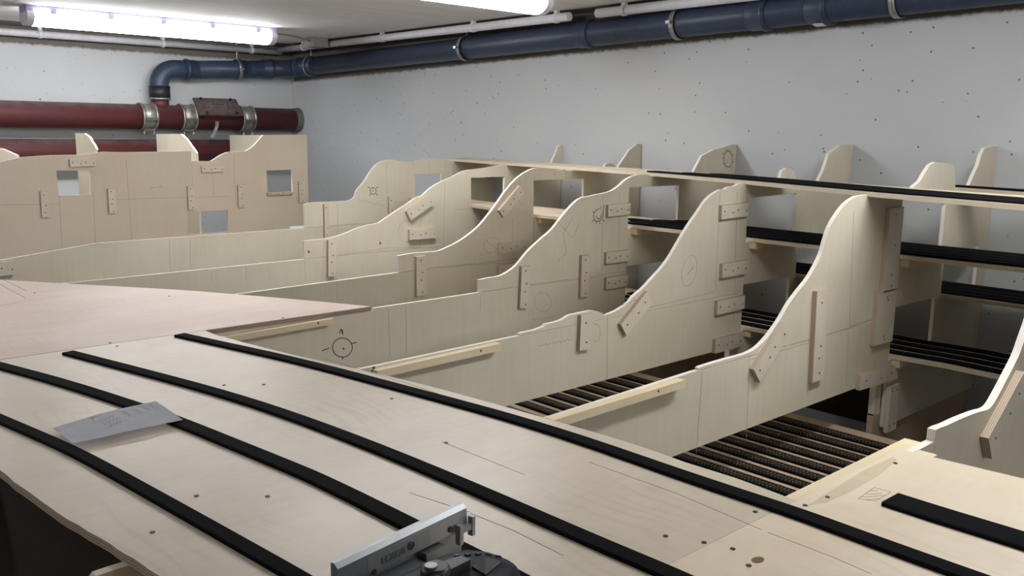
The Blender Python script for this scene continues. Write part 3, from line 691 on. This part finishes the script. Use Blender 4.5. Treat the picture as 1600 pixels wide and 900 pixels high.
# ------------------------------------------------------------------ track beds (boards along the wall) and their black strips
def bed(name, st, t, label, mats=('shelf', 'edge_bed')):
    """st: (Y, x front, x back, underside z)"""
    ys = []
    for a, b in zip(st, st[1:]):
        for k in range(4): f = k / 4; ys.append(tuple(a[i] + (b[i] - a[i]) * f for i in range(4)))
    ys.append(st[-1]); bm = bmesh.new(); R = []
    for (y, xf, xr, z) in ys: R.append([bm.verts.new(p) for p in ((xf, y, z), (xf, y, z + t), (xr, y, z + t), (xr, y, z))])
    for a, b in zip(R, R[1:]):
        for i, mi in ((0, 1), (1, 0), (2, 1), (3, 0)):
            bm.faces.new([a[i], a[(i + 1) % 4], b[(i + 1) % 4], b[i]]).material_index = mi
    bm.faces.new(R[0][::-1]).material_index = 1; bm.faces.new(R[-1]).material_index = 1
    return tag(obj(name, bm, [M[mats[0]], M[mats[1]]]), label, 'track bed')
def strip(path, wd, th, label, group, name='roadbed_strip', cut=0.):
    """black strip along a polyline lying on a surface (path holds the surface points)"""
    P = [Vector(p) for p in path]; N = len(P); bm = bmesh.new(); R = []
    for i in range(N):
        d = P[min(i + 1, N - 1)] - P[max(i - 1, 0)]; d.z = 0; d.normalize(); n = Vector((-d.y, d.x, 0)) * wd / 2
        e = d * cut if i == 0 else Vector((0, 0, 0))
        up = Vector((0, 0, th)); lo = Vector((0, 0, .0004)); c = n * .90
        R.append([bm.verts.new(p) for p in (P[i] - n + lo - e, P[i] - n + up * .75 - e, P[i] - c + up - e, P[i] + c + up + e, P[i] + n + up * .75 + e, P[i] + n + lo + e)])
    for a, b in zip(R, R[1:]):
        for k in range(6): bm.faces.new([a[k], a[(k + 1) % 6], b[(k + 1) % 6], b[k]])
    bm.faces.new(R[0][::-1]); bm.faces.new(R[-1])
    return tag(obj(name, bm, M['foam']), label, 'roadbed strip', group)
nr = atZ(1600, 329, -.160)
UP = [(3.75, 2.925, 3.13, ZS), (3.623, 2.902, 3.12, ZS), (3.123, 2.816, 3.04, ZS), (2.623, 2.738, 2.935, ZS), (2.123, 2.645, 2.87, ZS), (1.623, 2.497, 2.715, ZS), (1.123, 2.302, 2.615, ZS), (nr.y, nr.x, 2.52, ZS), (.2, nr.x - .12, 2.45, ZS), (-.2, nr.x - .2, 2.40, ZS)]
bed('track_bed', UP, .012, 'topmost pale track bed board, narrow and bare at its far end')
RE = [(1.20, 2.882, 2.965, EYE - .1675), (1.123, 2.88, 2.965, EYE - .1675), (.82, 2.80, 2.93, EYE - .1675), (.2, 2.64, 2.80, EYE - .1675)]
bed('track_bed', RE, .012, 'narrow track bed against the wall behind the topmost bed')
MID = [(3.70, 2.62, 2.80, EYE - .3465), (3.123, 2.608, 2.80, EYE - .3465), (2.623, 2.525, 2.802, EYE - .3465), (2.123, 2.532, 2.802, EYE - .3465), (1.623, 2.532, 2.802, EYE - .3465), (1.123, 2.53, 2.802, EYE - .3465), (.82, 2.535, 2.802, EYE - .3465), (-.1, 2.53, 2.802, EYE - .3465)]
bed('track_bed', MID, .012, 'middle track bed board halfway up the ribs, with five black strips')
THR = [(2.3, 2.842, 3.10, EYE - .4955), (-.1, 2.842, 3.10, EYE - .4955)]
bed('track_bed', THR, .012, 'track bed nearest the wall between the middle and lowest beds', ('shelf', 'edge_bed'))
LOW = [(2.45, 2.53, 2.79, EYE - .6405), (1.123, 2.53, 2.79, EYE - .6405), (.98, 2.545, 2.79, EYE - .6405), (.83, 2.535, 2.79, EYE - .6405), (.3, 2.535, 2.79, EYE - .6405)]
bed('track_bed', LOW, .012, 'lowest track bed board above the rows of rails')
def bedpath(st, off, y0, y1, t=.012, rear=False):
    out = []; n = 28
    for k in range(n + 1):
        y = y0 + (y1 - y0) * k / n
        for a, b in zip(st, st[1:]):
            if b[0] <= y <= a[0]:
                f = (y - a[0]) / (b[0] - a[0]); x = a[1] + (b[1] - a[1]) * f; xr = a[2] + (b[2] - a[2]) * f; z = a[3] + (b[3] - a[3]) * f
                out.append((xr - off if rear else x + off, y, z + t)); break
    return out
o4 = ('front strip', 'second strip from the front', 'third strip from the front', 'rearmost strip')
for i in range(3): strip(bedpath(UP, .03 + .058 * i, 2.10 - .10 * i + (.05 if i == 0 else 0), -.15), .036, .006, 'black roadbed, %s on the topmost track bed' % o4[i], 'black strips on the topmost track bed', cut=.012)
strip(bedpath(RE, .045, 1.19, .25), .036, .006, 'single black roadbed strip on the narrow bed by the wall', 'black strips by the wall')
o5 = o4[:3] + ('fourth strip from the front', 'rearmost strip')
for i in range(5): strip(bedpath(MID, .026 + .055 * i, 2.20 + (.0, -.04, .06, -.06, -.12)[i], -.05), .036, .007, 'black roadbed, %s on the middle track bed' % o5[i], 'black strips on the middle track bed', cut=.02)
for i in range(4): strip(bedpath(THR, .03 + .062 * i, 2.25 - .04 * i, -.05), .036, .006, 'black roadbed, %s on the bed nearest the wall' % o4[i], 'black strips on the bed nearest the wall')
for i in range(4): strip(bedpath(LOW, .03 + .066 * i, 2.35 - .05 * i, .33), .036, .006, 'black roadbed, %s on the lowest track bed' % o4[i], 'black strips on the lowest track bed')

# ------------------------------------------------------------------ hidden yard: base board with rows of rails
ZY = -.80
bm = bmesh.new(); box(bm, 1.735, 2.325, .1, 4.4, EYE + ZY - .020, EYE + ZY - .008)
yb = thing('yard_board', 'brown base board carrying the rows of rails under the ribs', 'board', (2.03, 2.2, EYE + ZY - .02))
obj('board', bm, M['brownply'], yb)
for y in (.4, 1.9, 3.4):
    for x in (1.80, 2.27):
        bm = bmesh.new(); box(bm, x - .02, x + .02, y - .02, y + .02, .0005, EYE + ZY - .0203); obj('leg', bm, M['brownply'], yb)
names = ('first', 'second', 'third', 'fourth', 'fifth', 'sixth', 'seventh', 'eighth')
SLP = None
for i in range(8):
    x = 1.775 + .0665 * i; z = EYE + ZY - .008
    tr = thing('rail_track', '%s row of dark model rails from the tabletop side, on the sunken board' % names[i], 'rail track', (x, 2.2, z), 'rows of rails in the hidden yard')
    if i == 0:
        bm = bmesh.new(); box(bm, x - .0185, x + .0185, .12, 4.38, z + .0003, z + .0055); obj('roadbed', bm, M['foam'], tr)
        bm = bmesh.new(); y = .13
        while y < 4.36: box(bm, x - .0155, x + .0155, y, y + .0045, z + .0055, z + .0085); y += .0095
        obj('sleepers', bm, M['sleeper'], tr)
        for s in (-1, 1):
            bm = bmesh.new(); box(bm, x + s * .0083 - .0009, x + s * .0083 + .0009, .12, 4.38, z + .0085, z + .0110); obj('rail', bm, M['rail'], tr)
        first = tr
    else:
        for ch in first.children:
            c = ch.copy(); COL.objects.link(c); c.parent = tr

# ------------------------------------------------------------------ tabletops
ZT = -.500
def XYl(px, z=ZT): return [Vector((p.x, p.y)) for p in (atZ(x, y, z) for x, y in px)]
def tscrews(o, px, z=ZT):
    for x, y in px:
        p = atZ(x, y, z); screw((p.x, p.y, p.z + .0002), o, (0, 0, 1), .0034)
YSEAM, YJ = 2.119, .597
edge = cat(XYl([(337, 523), (400, 540), (470, 557), (560, 577), (650, 598), (730, 619), (805, 640), (900, 667), (1000, 697), (1070, 722), (1150, 747), (1236, 779)]), 2)
left = cat([Vector((.262, 2.117)), Vector((.265, 1.9)), Vector((.278, 1.62)), Vector((.291, 1.421)), Vector((.306, 1.24)), Vector((.329, 1.075)), Vector((.345, .957)), Vector((.375, .75)), Vector((.398, YJ + .0002))], 6)
lj = [Vector((p.x + random.uniform(-.0012, .0012), p.y)) for p in left]
tb = thing('tabletop_board', 'pale plywood tabletop under the four long black strips', 'board', (.7, 1.3, EYE + ZT - .012), 'plywood tabletop boards')
obj('board', boardXY([[Vector((edge[0].x, YSEAM - .001))] + [p for p in edge if YJ + .003 < p.y < YSEAM - .004] + [Vector((edge[-1].x, YJ + .0002))] + lj[::-1]], EYE + ZT, .012), [M['table'], M['edge_z']], tb)
tscrews(tb, [(238, 832), (307, 775), (418, 776), (138, 656), (350, 602), (412, 601), (584, 574), (612, 623), (697, 692), (1040, 838), (1100, 848), (1180, 800)])
def zline(bm, px, wd, z=ZT):
    P = [atZ(x, y, z) for x, y in px]
    for a, b in zip(P, P[1:]):
        d = (b - a); d.z = 0; n = Vector((-d.y, d.x, 0)).normalized() * wd / 2
        hexa(bm, [a - n, b - n, b + n, a + n], (0, 0, .0003))
for l in ([(505, 560), (640, 600), (800, 655)], [(640, 770), (733, 800)], [(735, 802), (800, 828), (880, 868)], [(920, 722), (1060, 772), (1190, 828)], [(690, 690), (820, 742)]): bm = bmesh.new(); zline(bm, l, .0009); obj('pencil_mark', bm, M['pencil'], tb)
pb = thing('tabletop_board', 'pinkish plywood tabletop with a sharp pointed corner, behind the pale one', 'board', (.8, 2.6, EYE + ZT - .012), 'plywood tabletop boards')
far = cat(XYl([(-260, 424), (-120, 429.5), (0, 437), (120, 444), (280, 453), (420, 464), (520, 473), (581, 479)]), 3)
obj('board', boardXY([[Vector((-.05, YSEAM + .001))] + [p for p in far if p.y > YSEAM + .002] + [Vector((far[-1].x, YSEAM + .001))]], EYE + ZT, .0125), [M['pink'], M['edge_dark']], pb)
tscrews(pb, [(54, 458), (264, 463), (172, 536), (183, 541), (442, 497)])
bm = bmesh.new()
for l in ([(0, 444), (40, 466)], [(5, 437), (42, 455)], [(0, 478), (32, 472)]): bm = bmesh.new(); zline(bm, l, .002); obj('pencil_mark', bm, M['pencil'], pb)
nb = thing('tabletop_board', 'yellowish plywood tabletop in the near right corner, under the short strip', 'board', (1.0, .2, EYE + ZT - .012), 'plywood tabletop boards')
cr = XYl([(1410, 703), (1600, 748)])
obj('board', boardXY([[Vector((.399, YJ - .0002)), Vector((1.075, YJ - .0002)), Vector((cr[0].x, YJ - .0002)), Vector((cr[1].x, cr[1].y)), Vector((cr[1].x + .02, -.1)), Vector((.43, -.1))]], EYE + ZT, .012), [M['near'], M['edge_z']], nb)
tscrews(nb, [(1293, 777), (1258, 790), (1399, 724), (1145, 858), (1170, 884)])
# knots and a brown streak in the veneer
bm = bmesh.new()
def knot(bm, x, y, r):
    c = atZ(x, y, ZT); vs = [bm.verts.new((c.x + r * math.cos(a) * 1.5, c.y + r * math.sin(a), c.z + .0003)) for a in [2 * math.pi * k / 14 for k in range(14)]]; bm.faces.new(vs)
knot(bm, 1184, 875, .0065)
M['knot'] = plain('knot_wood', (.16, .09, .05), .6, 0, .3, .3)
obj('knot', bm, M['knot'], nb)
bm = bmesh.new(); zline(bm, [(1200, 832), (1300, 870), (1362, 897)], .0009); obj('pencil_mark', bm, M['pencil'], nb)
for l in ([(1341, 779), (1366, 762), (1392, 769), (1368, 783), (1341, 779)], [(1346, 777), (1384, 774)], [(1352, 772), (1378, 771)], [(1358, 767), (1372, 767)], [(1352, 781), (1376, 779)]): bm = bmesh.new(); zline(bm, l, .0006); obj('pencil_mark', bm, M['pencil'], nb)

st = [atZ(x, y, ZT) for x, y in ((1262, 790), (1300, 765), (1350, 735), (1395, 714), (1402, 719), (1375, 742), (1330, 768), (1290, 786))]
bm = bmesh.new(); bm.faces.new([bm.verts.new((p.x, p.y, p.z + .00025)) for p in st])
obj('brown_stain', bm, plain('stain_wood', (.60, .49, .34), .5, 0, .3, .06), nb)
for x, y, r in ((482.5, 393.5, .006), (594, 380, .006), (866, 273, .003)):
    rr, Yk = (r2, YS[2]) if x < 700 else (r3, YS[3])
    p = atY(x, y, Yk); bm = bmesh.new()
    bm.faces.new([bm.verts.new((p.x + r * .8 * math.cos(a), Yk - .0004, p.z + r * math.sin(a))) for a in [2 * math.pi * q / 12 for q in range(12)]])
    obj('knot', bm, M['knot'], rr)
# legs and cross panels carrying the tabletops, and an added shade-coloured board
for k, (x, y) in enumerate(((.50, 1.9), (.84, 2.0), (.50, .35), (1.25, .30))):
    bm = bmesh.new(); box(bm, x - .022, x + .022, y - .022, y + .022, .0005, EYE + ZT - .0126)
    tag(obj('table_leg', bm, M['brownply']), 'square wooden post standing under the tabletops', 'post', 'posts under the tabletops')
ps = [(p.x, p.z) for p in (atY(179, 858, 1.03), atY(150, 900, 1.03), atY(120, 944, 1.03))]
bm = bmesh.new(); hexa(bm, [(ps[0][0], 1.03, EYE + ZT - .0126), (ps[1][0], 1.03, ps[1][1]), (ps[2][0], 1.03, ps[2][1]), (ps[2][0], 1.03, .0005), (1.0, 1.03, .0005), (1.0, 1.03, EYE + ZT - .0126)], (0, .014, 0), 0, 1)
tag(obj('support_panel', bm, [M['brownply'], M['rib']]), 'upright plywood panel with slanting edge under the left edge of the tabletop', 'panel')
M['dark'] = plain('dark_board_shade', (.030, .021, .014), .8, 0, .15)  # under-table shade put into the colour; also used on the board beyond the rails
bm = bmesh.new(); box(bm, .405, .417, 1.046, 4.4, .0005, EYE + ZT - .0128)  # added board, near-black so the space below the tabletop looks shaded
tag(obj('support_panel', bm, [M['dark']]), 'long near-black board added as painted shade under the left edge of the tabletop', 'panel')
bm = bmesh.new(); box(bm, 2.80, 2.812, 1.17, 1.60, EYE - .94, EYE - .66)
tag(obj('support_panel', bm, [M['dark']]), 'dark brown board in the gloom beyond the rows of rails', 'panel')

# ---- black strips on the tabletops: centre lines through both surveyed edges
def tstrip(farpx, nearpx, wd, label, cut=0.):
    zt = ZT + .006
    def samp(px): return [Vector((p.x, p.y)) for p in (atZ(x, y, zt) for x, y in px)]
    A, B = cat(samp(farpx), 6), cat(samp(nearpx), 6)
    C = []
    for a in A[::2]:
        b = min(B, key=lambda q: (q - a).length); C.append((a + b) / 2)
    sm = C[:]
    for _ in range(3): sm = [sm[0]] + [(sm[i - 1] + sm[i] * 2 + sm[i + 1]) / 4 for i in range(1, len(sm) - 1)] + [sm[-1]]
    ws = sorted((min((q - a).length for q in B)) for a in A)
    print('STRIP', label[:40], 'width', round(ws[len(ws) // 2], 4))
    return strip([(p.x, p.y, EYE + ZT) for p in sm], wd or ws[len(ws) // 2], .006, label, 'black strips on the tabletops', cut=cut)
tstrip([(-120, 595), (0, 645), (94, 686.5), (143.5, 709), (241.7, 762), (321, 805.5), (400, 849), (480, 892), (560, 940)], [(-120, 607), (0, 659), (106, 705), (241.7, 781), (321, 826), (427, 888.5), (520, 945)], None, 'long black strip nearest the left edge of the tabletop')
tstrip([(-120, 533), (0, 563.8), (94, 588), (211.5, 626), (281, 650.6), (340, 675), (480, 728), (517, 745), (655, 812.5), (705, 836), (745, 855), (830, 900)], [(-120, 543), (0, 576), (100, 602), (211.5, 639), (279.5, 662.7), (360, 696), (480, 749), (560, 785), (632, 825), (720, 868), (800, 910)], None, 'long black strip passing under the paper slip and the jigsaw')
tstrip([(114, 547.5), (184, 565), (280, 590), (377, 619), (480, 649), (600, 694), (762.5, 760), (880, 811), (980, 855), (1080, 899), (1140, 930)], [(98, 550.5), (160, 567), (260, 593), (360, 619), (480, 664), (600, 710), (716, 760), (880, 832.5), (960, 866), (1040, 898), (1090, 920)], None, 'long black strip in the middle of the tabletop, starting near its seam')
tstrip([(285, 520), (394, 542.5), (460, 556), (585, 586), (710, 619), (805, 644), (920, 680), (1040, 725), (1150, 762), (1260, 799), (1373, 839), (1546, 900), (1620, 926)], [(275.6, 523), (370, 545), (460, 566), (540, 588), (620, 610), (735, 641), (880, 684), (1040, 736), (1140, 770), (1246, 803), (1340, 840), (1489, 894), (1580, 926)], None, 'long black strip along the right edge of the tabletop beside the ribs')
tstrip([(1402, 768.5), (1489, 796), (1600, 828), (1700, 860)], [(1380.5, 785), (1489, 820), (1600, 855), (1690, 884)], None, 'short thick black strip alone on the near right tabletop')

# ------------------------------------------------------------------ paper slip
pz = ZT + .0075
cp = [atZ(x, y, pz) for x, y in ((82, 669), (114, 695), (286, 657), (243.6, 627.5))]
t = thing('paper_slip', 'white paper slip with pencil notes lying across two black strips', 'paper', (cp[0] + cp[2]) / 2)
bm = bmesh.new(); nu, nv = 16, 4; G = []
for i in range(nu + 1):
    row = []
    for j in range(nv + 1):
        u, v = i / nu, j / nv; p = (cp[0] * (1 - u) + cp[3] * u) * (1 - v) + (cp[1] * (1 - u) + cp[2] * u) * v
        p = Vector(p); p.z += .004 * math.sin(u * math.pi) * (1 - .4 * v) + .010 * max(0, .25 - u) * v * 4 * .25 + .006 * max(0, u - .8); row.append(bm.verts.new(p))
    G.append(row)
for i in range(nu):
    for j in range(nv): bm.faces.new([G[i][j], G[i + 1][j], G[i + 1][j + 1], G[i][j + 1]])
g = bmesh.ops.solidify(bm, geom=bm.faces[:], thickness=.0004)
obj('sheet', bm, M['paper'], t, smooth='all')
def onpaper(u, v):
    p = (cp[0] * (1 - u) + cp[3] * u) * (1 - v) + (cp[1] * (1 - u) + cp[2] * u) * v; p = Vector(p)
    p.z += .004 * math.sin(u * math.pi) * (1 - .4 * v) + .010 * max(0, .25 - u) * v * 4 * .25 + .006 * max(0, u - .8) + .0008; return p
bm = bmesh.new()
for (u0, v0, u1, v1, n) in ((.36, .35, .52, .25, 8), (.36, .50, .54, .38, 9), (.38, .65, .52, .55, 8), (.62, .12, .64, .42, 7), (.73, .10, .75, .42, 7), (.82, .08, .84, .36, 7), (.90, .08, .92, .34, 6)):
    pts = []
    for k in range(n + 1):
        f = k / n; s = .035 if k % 2 else -.035; vert = abs(v1 - v0) > abs(u1 - u0)
        pts.append(onpaper(u0 + (u1 - u0) * f + (s * .6 if vert else 0), v0 + (v1 - v0) * f + (0 if vert else s * 1.6)))
    for a, b in zip(pts, pts[1:]):
        d = (b - a); q = Vector((-d.y, d.x, 0)).normalized() * .0003; hexa(bm, [a - q, b - q, b + q, a + q], (0, 0, .0002))
obj('pencil_note', bm, plain('pencil_grey', (.36, .36, .40), .8), t)

# ------------------------------------------------------------------ jigsaw lying on the table, its sole plate standing up
zj = -.405
A = atZ(521, 881, zj); B = atZ(722.5, 786.5, zj)
U = (B - A); LEN = U.length; U.normalize(); D = Vector((0, 0, -1)); N = U.cross(Vector((0, 0, 1))).normalized()     # N: towards the camera side
if N.y > 0: N = -N
t = thing('jigsaw', 'dark blue jigsaw lying on its side with a silver sole plate', 'jigsaw', (A + B) / 2 + Vector((0, 0, -(EYE + zj) + EYE + ZT + .006)))
def sp(u, d, n): return A + U * u + D * d + N * n
def sbox(bm, u0, u1, d0, d1, n0, n1): hexa(bm, [sp(u0, d0, n0), sp(u1, d0, n0), sp(u1, d1, n0), sp(u0, d1, n0)], N * (n1 - n0))
def sprof(bm, prof, u0, u1): hexa(bm, [sp(u0, d, n) for d, n in prof], U * (u1 - u0))
bm = bmesh.new()
sprof(bm, [(-.0005, -.004), (-.0005, .001), (.0035, .006), (.0245, .008), (.0265, .006), (.0265, -.001), (.090, -.001), (.090, -.004)], 0, LEN)
sole = obj('sole_plate', bm, M['alu'], t)
bm = bmesh.new(); sprof(bm, [(.0065, .0068), (.0225, .0083), (.0225, .0070), (.0065, .006)], LEN * .2, LEN * .68); obj('name_panel', bm, M['alud'], sole)
bm = bmesh.new(); sprof(bm, [(.034, -.001), (.037, .014), (.052, .022), (.060, .022), (.060, -.001)], LEN * .05, LEN * .60); obj('guide_channel', bm, M['alu'], sole)
bm = bmesh.new(); hexa(bm, [sp(LEN * .62, .030, 0), sp(LEN * .78, .030, 0), sp(LEN * .72, .085, .004), sp(LEN * .60, .085, .004)], N * .012); obj('bracket', bm, M['alud'], sole)
bm = bmesh.new()
sbox(bm, LEN * .905, LEN * 1.02, .019, .026, .008, .014); sbox(bm, LEN * .89, LEN * .92, .016, .038, .008, .015); sbox(bm, LEN * 1.0, LEN * 1.025, .012, .034, .008, .015)
obj('blade_guard_clip', bm, M['alu'], sole)
for (u, d) in ((.845, .018), (.235, .0225)):
    bm = bmesh.new(); c = sp(LEN * u, d, .0075); tube(bm, [c, c + N * .0018], .0032, 12); obj('screw', bm, M['screw'], sole)
def text_bm(s, size):
    cu = bpy.data.curves.new('txt', 'FONT'); cu.body = s; cu.size = size; cu.extrude = .0003; cu.align_x = 'CENTER'; cu.align_y = 'CENTER'; cu.offset = .0003
    o = bpy.data.objects.new('txt', cu); COL.objects.link(o)
    dg = bpy.context.evaluated_depsgraph_get(); me = bpy.data.meshes.new_from_object(o.evaluated_get(dg))
    bm = bmesh.new(); bm.from_mesh(me); bpy.data.objects.remove(o); bpy.data.curves.remove(cu); bpy.data.meshes.remove(me); return bm
bm = text_bm('BOSCH', .0095)
for v in bm.verts:
    x, y, z = v.co; dd = .0152 + y; v.co = sp(LEN * .385 - x * 1.05, dd, .0081 + (dd - .0152) * .09 + z)     # turned upside down, as it lies
obj('raised_lettering', bm, plain('letter_grey', (.12, .125, .125), .5, .4), sole)
bm = bmesh.new(); c = sp(LEN * .52, .0145, .0082); ring(bm, c, N, .0046, .0037, .0012, 20)
hexa(bm, [c + U * a + D * b for a, b in ((-.0018, -.0034), (-.0010, -.0034), (-.0010, .0034), (-.0018, .0034))], N * .0008)
hexa(bm, [c + U * a + D * b for a, b in ((.0010, -.0034), (.0018, -.0034), (.0018, .0034), (.0010, .0034))], N * .0008)
hexa(bm, [c + U * a + D * b for a, b in ((-.0012, -.0006), (.0012, -.0006), (.0012, .0006), (-.0012, .0006))], N * .0008)
obj('round_emblem', bm, plain('emblem_grey', (.10, .10, .10), .5, .4), sole)
# housing: rounded body lofted along U, nearer the camera than the plate
bm = bmesh.new(); R = []
secs = [(-.10, .044, .034), (-.02, .046, .036), (.06, .046, .036), (.10, .046, .036), (.135, .045, .035), (.16, .044, .034), (.185, .040, .030), (.205, .030, .022), (.215, .014, .010)]
bc = A + U * (-.055) + N * .078; bc.z = EYE + ZT + .049
for (u, a, b) in secs:
    ringv = []
    for k in range(24):
        an = 2 * math.pi * k / 24; ca, sa = math.cos(an), math.sin(an)
        ringv.append(bm.verts.new(bc + U * u + N * (a * math.copysign(abs(ca) ** .6, ca)) + Vector((0, 0, b * math.copysign(abs(sa) ** .6, sa)))))
    R.append(ringv)
for a, b in zip(R, R[1:]):
    for k in range(24): bm.faces.new([a[k], a[(k + 1) % 24], b[(k + 1) % 24], b[k]])
bm.faces.new(R[0][::-1]); bm.faces.new(R[-1])
body = obj('housing', bm, M['sawblue'], t, smooth=True)
def onb(u, n, h=0):
    for (u0, a0, b0), (u1, a1, b1) in zip(secs, secs[1:]):
        if u0 <= u <= u1:
            f = (u - u0) / (u1 - u0); a = a0 + (a1 - a0) * f; b = b0 + (b1 - b0) * f
    p = bc + U * u + N * n; p.z = bc.z + b * max(0, 1 - abs(n / a) ** 3.33) ** .3 + h; return p
def onpatch(bm, loop, th): hexa(bm, [onb(u, n, -.001) for u, n in loop], (0, 0, th + .001))
bm = bmesh.new(); tube(bm, [onb(.108, .004, -.004), onb(.108, .004, .012), onb(.108, .004, .015)], [.015, .014, .011], 20); lv = obj('stroke_lever', bm, M['sawblack'], t, smooth=True)
bm = bmesh.new(); hexa(bm, [onb(.106, -.006, -.002), onb(.146, .002, -.002), onb(.146, .014, -.002), onb(.106, .014, -.002)], (0, 0, .013)); obj('lever_tab', bm, M['sawblack'], lv)
bm = bmesh.new(); tube(bm, [onb(.104, .002, .015), onb(.104, .002, .0163)], .006, 14); obj('lever_screw', bm, M['alu'], lv)
bm = bmesh.new(); onpatch(bm, [(.150, .012), (.178, .006), (.184, .022), (.150, .030)], .002); obj('vent_insert', bm, M['sawblack'], t)
for k in range(5):
    bm = bmesh.new(); a = .158 + .010 * k; n0 = -.018 + .005 * k; onpatch(bm, [(a, n0), (a + .005, n0 + .001), (a + .005, n0 + .004), (a, n0 + .003)], .0015); obj('grip_rib', bm, M['sawblack'], t)

# ------------------------------------------------------------------ small light leftovers
p = atY(463, 357, YS[1])
bm = bmesh.new(); box(bm, p.x - .03, p.x + .04, YS[1] + .001, YS[1] + .010, p.z - .0015, p.z + .010)
tag(obj('wood_offcut', bm, M['white']), 'small white offcut lying on the farthest rib by the backdrop', 'offcut')

for o in bpy.data.objects:
    if '_w' in o: del o['_w']
